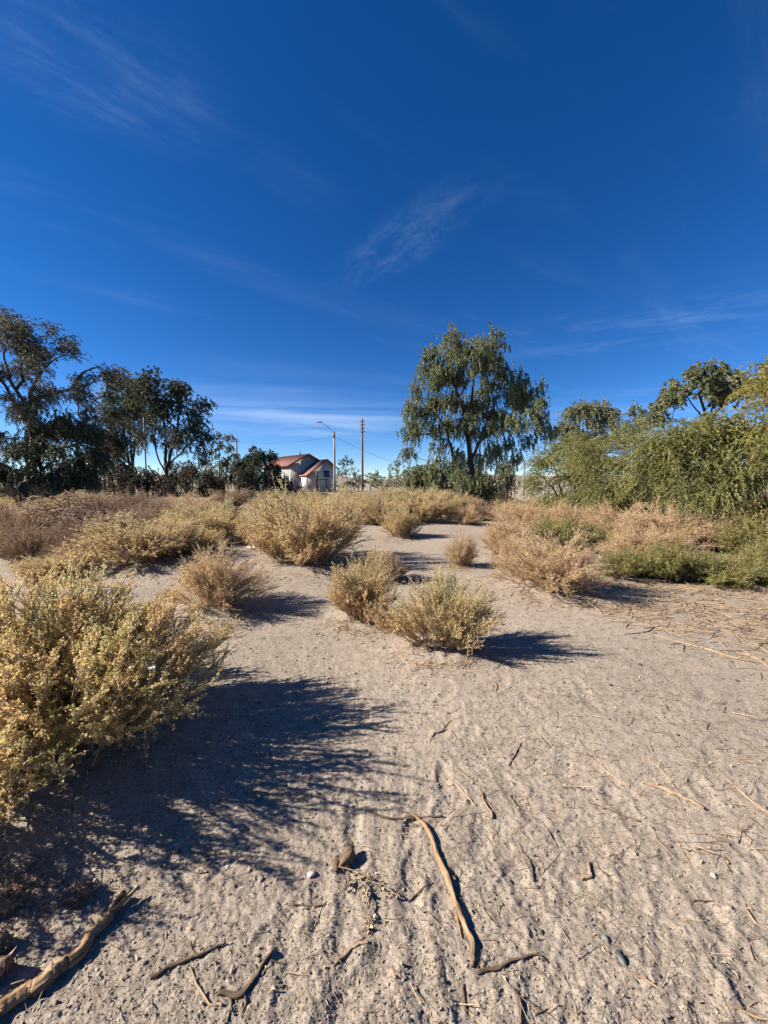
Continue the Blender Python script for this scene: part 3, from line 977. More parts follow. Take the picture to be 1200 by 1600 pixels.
tree("tall_tree", "tall tree with open grey green crown and many upright stems, left of the slim pole", "tree", 206, 43.0,
     [(200, 598, 11), (188, 602, 9), (212, 606, 9), (180, 622, 11), (196, 620, 11), (214, 628, 10), (174, 640, 9), (190, 645, 9), (212, 650, 9), (166, 655, 9), (222, 640, 7), (165, 680, 8), (178, 668, 7), (215, 675, 6), (160, 700, 9), (172, 725, 8), (190, 700, 6), (205, 615, 9), (190, 632, 9), (202, 640, 8), (180, 655, 9), (225, 660, 8), (222, 690, 8), (182, 690, 9), (160, 680, 9)],
     [[(208, 772), (206, 730, 0), (204, 690, 0), (200, 650, 0), (199, 610, 0)], [(206, 745, 0), (196, 705, .4), (188, 665, .5), (182, 630, .5)], [(210, 770), (213, 720, -.4), (215, 680, -.5), (214, 635, -.5)], [(202, 725, 0), (186, 705, -.5), (172, 680, -.6), (167, 655, -.6)]],
     14, dens=15, step=0.5, fat=1.32, spread=0.46, leaf=dict(UPR, n_str=20), leaf_mat_=M_GRY, r_max=0.30, r_tip=0.026, depth=1.4)
tree("tall_tree", "tall round topped dark green tree with forked trunk, right of the slim pole", "tree", 262, 41.0,
     [(252, 603, 11), (238, 610, 9), (268, 606, 11), (284, 616, 11), (296, 626, 9), (242, 628, 11), (262, 628, 12), (282, 638, 11), (302, 645, 8), (312, 660, 9), (316, 676, 8), (304, 688, 9), (246, 650, 9), (268, 655, 9), (292, 665, 9), (236, 668, 7), (278, 680, 8), (250, 690, 7), (296, 710, 8), (318, 690, 5)],
     [[(260, 772), (260, 735, 0), (258, 700, 0), (255, 660, .2), (252, 620, .2)], [(260, 735, 0), (272, 700, -.4), (282, 665, -.5), (287, 630, -.5)], [(261, 730, 0), (280, 705, .4), (300, 685, .6), (312, 668, .6)], [(259, 740, 0), (244, 715, .3), (238, 690, .3), (240, 650, .3)]],
     15, dens=15, step=0.5, fat=1.32, spread=0.46, leaf=dict(UPR, n_str=20), leaf_mat_=M_DRK, r_max=0.34, r_tip=0.026, depth=1.4)
tree("small_tree", "small grey green tree next to the dark round tree", "tree", 345, 48.0,
     [(340, 686, 8), (352, 684, 6), (332, 700, 9), (348, 702, 10), (362, 712, 7), (336, 720, 10), (354, 724, 10), (326, 735, 8), (345, 742, 10)],
     [[(345, 772), (343, 735, 0), (342, 695, 0)], [(344, 745, 0), (354, 715, .3), (358, 700, .3)]], 16, dens=16, step=0.5, leaf=UPR, leaf_mat_=M_GRY, r_max=0.22, depth=1.0)
tree("round_tree", "dark round tree with solid crown hiding the left of the house", "tree", 400, 38.0,
     [(388, 722, 11), (404, 715, 10), (416, 714, 8), (374, 732, 11), (395, 738, 13), (418, 735, 13), (430, 742, 8), (362, 745, 10), (382, 752, 12), (405, 755, 12), (428, 755, 11), (440, 754, 6)],
     [[(400, 774), (400, 750, 0), (398, 728, 0)], [(402, 755, 0), (420, 735, .3)]], 17, dens=26, step=0.5, fat=1.3, leaf=DENSE, leaf_mat_=M_DRK, r_max=0.22, depth=0.9)
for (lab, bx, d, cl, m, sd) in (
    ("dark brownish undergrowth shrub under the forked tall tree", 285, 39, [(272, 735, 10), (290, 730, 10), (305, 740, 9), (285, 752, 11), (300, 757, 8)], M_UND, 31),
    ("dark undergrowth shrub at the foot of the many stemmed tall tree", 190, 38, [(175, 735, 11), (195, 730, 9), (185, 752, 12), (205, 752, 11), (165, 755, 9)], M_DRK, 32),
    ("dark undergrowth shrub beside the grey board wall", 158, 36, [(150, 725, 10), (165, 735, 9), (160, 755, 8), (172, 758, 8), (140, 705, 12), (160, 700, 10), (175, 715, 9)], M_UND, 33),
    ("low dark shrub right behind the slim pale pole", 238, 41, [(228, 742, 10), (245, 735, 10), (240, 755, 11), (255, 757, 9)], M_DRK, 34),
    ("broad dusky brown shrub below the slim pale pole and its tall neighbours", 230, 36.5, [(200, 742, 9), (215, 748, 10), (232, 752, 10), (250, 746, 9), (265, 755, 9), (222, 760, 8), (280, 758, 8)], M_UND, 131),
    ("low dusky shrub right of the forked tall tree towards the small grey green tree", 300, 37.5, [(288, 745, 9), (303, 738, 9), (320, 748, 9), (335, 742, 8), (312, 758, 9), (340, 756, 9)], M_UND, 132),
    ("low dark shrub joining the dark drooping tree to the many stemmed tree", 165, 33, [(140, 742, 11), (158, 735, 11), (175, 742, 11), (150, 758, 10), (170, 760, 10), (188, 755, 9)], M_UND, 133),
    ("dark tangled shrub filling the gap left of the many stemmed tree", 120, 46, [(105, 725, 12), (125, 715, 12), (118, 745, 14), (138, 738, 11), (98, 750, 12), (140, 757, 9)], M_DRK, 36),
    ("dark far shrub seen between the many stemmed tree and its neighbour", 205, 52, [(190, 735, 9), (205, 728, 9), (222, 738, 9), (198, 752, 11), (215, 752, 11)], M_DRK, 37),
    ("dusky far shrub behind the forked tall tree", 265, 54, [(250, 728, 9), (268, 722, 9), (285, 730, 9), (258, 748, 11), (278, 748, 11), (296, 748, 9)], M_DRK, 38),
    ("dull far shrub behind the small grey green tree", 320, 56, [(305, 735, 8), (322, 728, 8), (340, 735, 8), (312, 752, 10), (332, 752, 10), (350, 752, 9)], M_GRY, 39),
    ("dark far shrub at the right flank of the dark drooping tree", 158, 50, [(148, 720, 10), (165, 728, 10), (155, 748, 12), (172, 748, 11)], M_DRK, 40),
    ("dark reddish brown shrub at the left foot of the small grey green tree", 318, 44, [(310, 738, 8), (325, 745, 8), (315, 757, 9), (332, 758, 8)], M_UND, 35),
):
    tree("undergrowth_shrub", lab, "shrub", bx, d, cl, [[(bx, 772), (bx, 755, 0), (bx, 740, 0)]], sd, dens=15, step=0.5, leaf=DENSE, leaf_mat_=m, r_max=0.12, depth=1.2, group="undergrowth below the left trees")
TINY = dict(n_str=7, n_leaf=9, length=0.7, droop=0.25, ll=0.26, lw=0.10, tint_fn=tint_basic(0.4, 0.25, 1.0, 0.18, 18), stiff=0.6, twig_r=0.012, twig_every=2)
tree("small_tree", "dark open small tree between the street lamp and the utility pole", "tree", 542, 50.0,
     [(536, 728, 6), (546, 724, 4), (530, 740, 7), (542, 742, 8), (555, 738, 6), (562, 748, 6), (535, 755, 8), (552, 756, 8)],
     [[(543, 770), (542, 750, 0), (540, 730, 0)], [(543, 758, 0), (556, 742, .3)]], 18, dens=22, step=0.4, leaf=TINY, leaf_mat_=M_DRK, r_max=0.16, depth=0.8)
tree("small_tree", "grey pointed small tree on the horizon left of the green pepper shrub", "tree", 620, 50.0,
     [(620, 726, 4), (618, 735, 6), (625, 742, 6), (613, 746, 7), (622, 752, 8), (630, 756, 6), (611, 758, 6)],
     [[(620, 770), (620, 750, 0), (620, 727, 0)]], 19, dens=26, step=0.4, leaf=TINY, leaf_mat_=M_GRY, r_max=0.14, depth=0.6)
tree("small_tree", "far green tree low on the horizon behind the small pole", "tree", 588, 92.0,
     [(582, 744, 5), (590, 741, 5), (596, 748, 5), (586, 750, 6), (594, 754, 5)], [[(588, 762), (588, 745, 0)]], 20, dens=60, step=0.7,
     leaf=dict(TINY, ll=0.4, lw=0.18), leaf_mat_=M_GRY, r_max=0.2, depth=1.0)
tree("small_tree", "small dark tree on the pale slope right of the pepper trunk", "tree", 786, 80.0,
     [(782, 747, 4), (790, 746, 4), (786, 752, 4)], [[(787, 763), (787, 748, 0)]], 27, dens=60, step=0.7, leaf=dict(TINY, ll=0.4, lw=0.18), leaf_mat_=M_DRK, r_max=0.18, depth=0.5)
for (lab, bx, cl, sd) in (
    ("low dark green shrub line behind the utility pole foot", 560, [(548, 755, 5), (556, 750, 5), (565, 754, 6), (574, 751, 5), (582, 757, 5)], 141),
    ("low dark green shrub between the far tree and the grey pointed small tree", 605, [(597, 756, 5), (604, 752, 5), (612, 757, 5), (600, 760, 4)], 142),
    ("low dull green shrub right of the grey pointed small tree", 640, [(630, 757, 5), (637, 752, 5), (645, 750, 6), (652, 756, 5)], 143)):
    tree("far_shrub", lab, "shrub", bx, 60.0, cl, [[(bx, 767), (bx, 760, 0), (bx, 752, 0)]], sd, dens=60, step=0.5, leaf=TINY, leaf_mat_=M_GRY, r_max=0.1, depth=1.5, group="low shrubs on the horizon")
PEPSHR = dict(PEPPER, length=0.6, droop=0.5, tint_fn=tint_basic(0.5, 0.2, 0.9, 0.15, 24))
tree("green_shrub", "bright green rounded shrub at the left foot of the pepper tree", "shrub", 660, 27.0,
     [(648, 740, 10), (662, 733, 9), (678, 738, 10), (642, 755, 9), (658, 752, 12), (676, 755, 12), (690, 745, 8), (650, 767, 9), (670, 769, 10), (688, 768, 9)],
     [[(662, 783), (660, 765, 0), (658, 745, 0)], [(664, 772, 0), (678, 750, .2)]], 21, dens=26, step=0.3, leaf=PEPSHR, leaf_mat_=M_PEP, r_max=0.1, depth=0.7)
tree("shade_tree", "dark leaved spreading tree with sunlit right side behind the olive thicket", "tree", 915, 34.0,
     [(872, 652, 10), (886, 648, 11), (902, 645, 12), (920, 640, 11), (938, 638, 12), (955, 640, 11), (968, 648, 9), (878, 668, 11), (898, 665, 12), (922, 660, 13), (945, 658, 12), (965, 662, 9), (888, 685, 10), (910, 682, 12), (935, 680, 12), (870, 690, 9), (860, 720, 10), (880, 715, 12)],
     [[(912, 780), (910, 730, 0), (908, 690, 0), (905, 660, 0)], [(910, 720, 0), (930, 690, .4), (945, 655, .4)], [(910, 735, 0), (890, 700, -.3), (880, 665, -.4)]], 22, dens=18, step=0.45, leaf=DENSE, leaf_mat_=M_GRY, r_max=0.3, depth=1.4)
tree("shade_tree", "wide topped tree with thick bare limbs rising behind the olive thicket", "tree", 1105, 26.0,
     [(1065, 600, 11), (1080, 590, 12), (1098, 586, 12), (1115, 590, 12), (1130, 600, 12), (1050, 615, 11), (1072, 615, 10), (1120, 612, 10), (1140, 618, 11), (1036, 630, 9), (1055, 635, 10), (1150, 605, 12), (1095, 605, 10), (1165, 590, 14), (1185, 585, 16), (1040, 650, 10), (1020, 655, 9)],
     [[(1110, 785), (1108, 720, 0), (1105, 670, 0), (1100, 640, 0), (1090, 610, 0)], [(1106, 672, 0), (1118, 640, .3), (1122, 610, .3)], [(1106, 680, 0), (1085, 645, -.3), (1065, 615, -.3)], [(1108, 660, 0), (1135, 630, .3), (1155, 605, .3)]],
     23, dens=16, step=0.35, leaf=dict(UPR, ll=0.17, lw=0.06, length=0.55), leaf_mat_=M_GRY, r_max=0.3, r_tip=0.018, depth=1.2)

# sprawling olive thicket on the right, several separate bushes
FEA = dict(n_str=9, n_leaf=50, length=0.95, droop=0.5, along=1.2, ll=0.06, lw=0.017, tint_fn=tint_basic(0.45, 0.24, 0.8, 0.17, 44), stiff=0.55, twig_r=0.005, twig_every=2)
for (nm, lab, bx, d, cl, m, sd, dn, lf) in (
    ("mesquite_bush", "olive feathery bush at the far left end of the right hand thicket", 885, 16.0,
     [(838, 712, 15), (858, 695, 18), (882, 685, 18), (905, 690, 18), (850, 735, 17), (875, 722, 20), (900, 725, 20), (925, 700, 16), (845, 758, 13), (870, 755, 16), (895, 758, 16), (920, 745, 16), (860, 778, 12), (890, 782, 14)], M_MESQ, 41, 15, dict(FEA, ll=0.075, lw=0.018, length=0.85)),
    ("mesquite_bush", "broad olive feathery bush with dark bare twigs in the middle of the thicket", 1000, 12.0,
     [(930, 690, 22), (960, 676, 22), (990, 670, 24), (1020, 668, 24), (1045, 680, 22), (945, 715, 24), (980, 705, 26), (1015, 702, 26), (1050, 712, 24), (935, 745, 22), (970, 742, 24), (1005, 740, 24), (1040, 745, 22), (950, 772, 18), (985, 772, 18), (1025, 772, 16)], M_MESQ, 42, 12, dict(FEA, ll=0.065, lw=0.015)),
    ("mesquite_bush", "large olive mesquite with thick dark leaning trunk over a shaded hollow", 1110, 9.5,
     [(1060, 680, 26), (1090, 668, 26), (1120, 662, 28), (1150, 668, 28), (1055, 715, 26), (1085, 705, 28), (1120, 700, 30), (1155, 705, 28), (1070, 745, 22), (1105, 740, 26), (1140, 742, 26), (1170, 745, 26), (1165, 762, 14)], M_MESQ, 43, 11, FEA),
    ("mesquite_tree", "tall golden green mesquite reaching above the thicket by the edge of the clearing", 1215, 9.0,
     [(1192, 600, 18), (1222, 592, 26), (1196, 640, 20), (1226, 638, 32), (1255, 600, 34), (1196, 672, 20), (1216, 680, 28), (1245, 670, 36), (1195, 715, 26), (1230, 720, 34), (1195, 750, 22), (1270, 640, 36)], M_MESY, 45, 9, FEA),
):
    if nm == "mesquite_tree":
        trs = [[(1225, 860), (1218, 800, 0), (1215, 740, .1), (1210, 680, .2), (1205, 620, .2)], [(1218, 790, 0), (1206, 730, -.2), (1200, 670, -.3), (1196, 625, -.3)], [(1220, 770, 0), (1250, 700, .3), (1265, 640, .3)]]
    elif sd == 43:
        trs = [[(1150, 835), (1130, 812, 0), (1108, 790, 0), (1092, 770, 0), (1080, 735, .1), (1080, 690, .2)], [(1150, 835), (1160, 790, .2), (1150, 740, .3), (1140, 690, .3)], [(1110, 790, 0), (1095, 765, -.3), (1065, 745, -.5)]]
    else:
        y0 = G(bx, 800)
        trs = [[(bx, 752 + 930 / d), (bx - 5, 780, 0), (bx - 15, 740, 0), (bx - 30, 700, 0)], [(bx + 4, 752 + 930 / d), (bx + 15, 775, .2), (bx + 25, 735, .3), (bx + 35, 695, .3)], [(bx, 790, 0), (bx - 25, 765, -.4), (bx - 45, 745, -.5)]]
    tree(nm, lab, "shrub", bx if sd != 43 else 1150, d, cl, trs, sd, dens=dn, step=0.22, leaf=lf, leaf_mat_=m, bark=M_TWIGD, r_max=0.11 if sd != 43 else 0.13, r_tip=0.008, depth=0.75, up=0.18, spread=0.13, dy=20 if nm == 'mesquite_bush' else 4)


# ------------------------------------------------------------------ bushes
def bush_geo(rng, rx, ry, h, n_stems=60, n_twigs=600, n_leaves=9000, ll=0.02, lw=0.011, stem_r=0.006, t0=0.3, tint=None, spread=0.5, upright=0.6, lump=0.25, fill=1.0, twl=0.28, twig_sides=3, noise=0.46):
    """dome of radiating stems with side twigs and small leaves on the twigs"""
    ms, ml = MB(), MB()
    seed = int(rng.integers(1, 9999))
    u = np.sqrt(rng.uniform(0.0, 1, n_stems))
    ph = rng.uniform(0, 2 * np.pi, n_stems)
    lf = 1 + lump * vnoise2(np.cos(ph) * 1.6 + u * 1.5, np.sin(ph) * 1.6, seed)
    ex, ey = rx * u * np.cos(ph) * lf, ry * u * np.sin(ph) * lf
    ez = h * np.sqrt(np.maximum(1 - 0.9 * u ** 2.4, 0.03)) * rng.uniform(0.55, 1.0, n_stems) ** fill * (1 + lump * 0.8 * vnoise2(ex / rx * 2.2, ey / ry * 2.2, seed + 1))
    e = np.c_[ex, ey, np.maximum(ez, 0.04 * h)]
    b = np.c_[ex * spread * rng.uniform(0.3, 1, n_stems), ey * spread * rng.uniform(0.3, 1, n_stems), np.full(n_stems, -0.03 * h)]
    c = b + (e - b) * np.array([0.32, 0.32, 0.0]) + np.c_[np.zeros(n_stems), np.zeros(n_stems), e[:, 2] * upright] + rng.normal(size=(n_stems, 3)) * 0.04 * h
    P = bez(b, c, e, 6)
    P[:, 1:-1] += rng.normal(size=P[:, 1:-1].shape) * 0.012 * h
    tubes(ms, P, stem_r * np.linspace(1, 0.35, 6)[None] * rng.uniform(0.6, 1.3, (n_stems, 1)), 4)
    # twigs
    si = rng.integers(0, n_stems, n_twigs)
    t = rng.uniform(t0, 1.0, n_twigs)[:, None] ** 0.8
    A, B_, C = b[si], c[si], e[si]
    p0 = (1 - t) ** 2 * A + 2 * t * (1 - t) * B_ + t * t * C
    tan = nrm(2 * (1 - t) * (B_ - A) + 2 * t * (C - B_))
    rad = nrm(np.c_[p0[:, :2], np.zeros(n_twigs)] + 1e-4)
    d = nrm(tan * 0.95 + rad * 0.2 + rng.normal(size=(n_twigs, 3)) * noise + np.array([0, 0, 0.35]))
    tl = twl * h * rng.uniform(0.35, 1.1, n_twigs)[:, None]
    p2 = p0 + d * tl
    p2[:, 2] = np.maximum(p2[:, 2], 0.01)
    p1 = (p0 + p2) / 2 + rng.normal(size=p0.shape) * tl * 0.12
    tubes(ms, np.stack([p0, p2], 1), np.broadcast_to(stem_r * np.array([0.42, 0.22]), (n_twigs, 2)), twig_sides)
    p1 = (p0 + p2) / 2
    # leaves along twigs
    if n_leaves:
        k = rng.integers(0, n_twigs, n_leaves)
        s = rng.uniform(0.05, 1.05, n_leaves)[:, None]
        pos = (1 - s) ** 2 * p0[k] + 2 * s * (1 - s) * p1[k] + s * s * p2[k] + rng.normal(size=(n_leaves, 3)) * ll * 0.3
        pos[:, 2] = np.maximum(pos[:, 2], 0.006)
        dr = d[k] * 0.6 + rng.normal(size=(n_leaves, 3)) * 0.75 + np.array([0, 0, 0.15])
        tt = tint(pos, rng, h) if tint else rng.uniform(0, 1, n_leaves)
        leaves(ml, pos, dr, ll * rng.uniform(0.55, 1.35, n_leaves), lw * rng.uniform(0.6, 1.3, n_leaves), rng, tt)
    return ms, ml


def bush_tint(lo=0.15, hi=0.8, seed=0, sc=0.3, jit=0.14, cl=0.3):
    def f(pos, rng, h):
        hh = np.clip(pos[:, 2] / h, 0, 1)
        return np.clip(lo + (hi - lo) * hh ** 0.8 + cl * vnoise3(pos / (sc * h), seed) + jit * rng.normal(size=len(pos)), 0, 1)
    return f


PROTO = {}
NBUSH = {}


def make_bush(kind, var):
    rng = np.random.default_rng(1000 + var * 17 + sum(map(ord, kind)))
    if kind == "saltbush":
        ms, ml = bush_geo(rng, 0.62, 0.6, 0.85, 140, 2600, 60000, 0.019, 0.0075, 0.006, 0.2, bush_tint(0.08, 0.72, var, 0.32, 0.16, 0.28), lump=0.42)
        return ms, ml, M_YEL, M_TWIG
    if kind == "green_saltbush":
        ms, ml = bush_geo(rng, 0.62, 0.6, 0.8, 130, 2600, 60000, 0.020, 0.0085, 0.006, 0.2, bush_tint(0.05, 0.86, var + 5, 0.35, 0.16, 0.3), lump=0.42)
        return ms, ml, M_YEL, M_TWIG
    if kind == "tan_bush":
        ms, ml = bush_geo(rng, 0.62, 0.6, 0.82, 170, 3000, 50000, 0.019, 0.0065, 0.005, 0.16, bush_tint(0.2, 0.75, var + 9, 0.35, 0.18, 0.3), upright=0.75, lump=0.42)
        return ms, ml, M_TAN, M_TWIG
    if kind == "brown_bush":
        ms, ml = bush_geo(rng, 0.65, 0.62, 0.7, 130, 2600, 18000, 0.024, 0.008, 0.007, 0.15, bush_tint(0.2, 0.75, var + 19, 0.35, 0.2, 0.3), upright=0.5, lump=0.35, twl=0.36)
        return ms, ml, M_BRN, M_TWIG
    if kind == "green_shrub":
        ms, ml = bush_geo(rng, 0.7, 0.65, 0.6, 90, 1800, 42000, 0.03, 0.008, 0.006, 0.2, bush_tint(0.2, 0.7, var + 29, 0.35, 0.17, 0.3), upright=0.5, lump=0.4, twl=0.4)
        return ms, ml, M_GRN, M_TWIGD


def bush(kind, var, px, py, wpx, top_py, label, group=None, deep=1.0, rz=None, name=None, cat="bush"):
    """px,py: foot of the bush on the ground; wpx: its width; top_py: its top, all measured on the photo"""
    x, y = G(px, py)
    d = y
    half = wpx / F_PX * d / 2
    y += half * 0.55 * deep                       # foot seen in front, centre behind it
    x *= y / d
    half *= y / d
    hgt = at(px, top_py, y)[2]
    hgt = max(hgt, 0.22)
    var = var % {'saltbush': 3}.get(kind, 2)
    key = (kind, var)
    NBUSH[kind] = NBUSH.get(kind, 0) + 1
    rng = random.Random(px * 7 + py)
    rz = rng.uniform(0, 6.28) if rz is None else rz
    loc = (x, y, zg(x, y) - 0.01)
    if key not in PROTO:
        ms, ml, lm, tm = make_bush(kind, var)
        V = np.concatenate(ml.v)
        ext = (np.percentile(np.abs(V[:, 0]), 97), np.percentile(V[:, 2], 99.0))
        t = thing(name or kind, label, cat, loc, rz, group)
        ms.build("stems", tm, t, smooth=True, kind="stuff")
        ml.build("foliage", lm, t, kind="stuff")
        PROTO[key] = (t, ext)
        sx, sz = half / ext[0], hgt / ext[1]
        t.scale = (sx, sx * 0.95, sz)
        return t
    t, ext = PROTO[key]
    sx, sz = half / ext[0], hgt / ext[1]
    c = copy_tree(t, loc, rz, (sx * rng.uniform(0.9, 1.08), sx * rng.uniform(0.85, 1.1), sz), label, group)
    c.rotation_euler = (rng.uniform(-0.09, 0.09), rng.uniform(-0.09, 0.09), rz)
    c.name = name or kind
    return c


def big_bush():
    rng = np.random.default_rng(5)
    x, y = -2.06, 2.24
    t = thing("saltbush", "huge leafy yellow green saltbush closest to the camera, casting the largest shadow", "bush", (x, y, zg(x, y) - 0.01))

    def tf(pos, rng, h):
        n = vnoise3(pos / 0.23, 3)
        n2 = vnoise3(pos / 0.09, 7)
        return np.clip(0.44 + 0.32 * n + 0.17 * n2 + 0.17 * rng.normal(size=len(pos)), 0, 1)
    ms, ml = bush_geo(rng, 1.02, 0.98, 0.9, 380, 7500, 310000, 0.0135, 0.0075, 0.0058, 0.08, tf, upright=0.5, lump=0.34, twl=0.2, fill=1.1, spread=0.72, noise=0.6)
    ms.build("stems", M_TWIG, t, smooth=True, kind="stuff")
    ml.build("foliage", M_BIG, t, kind="stuff")


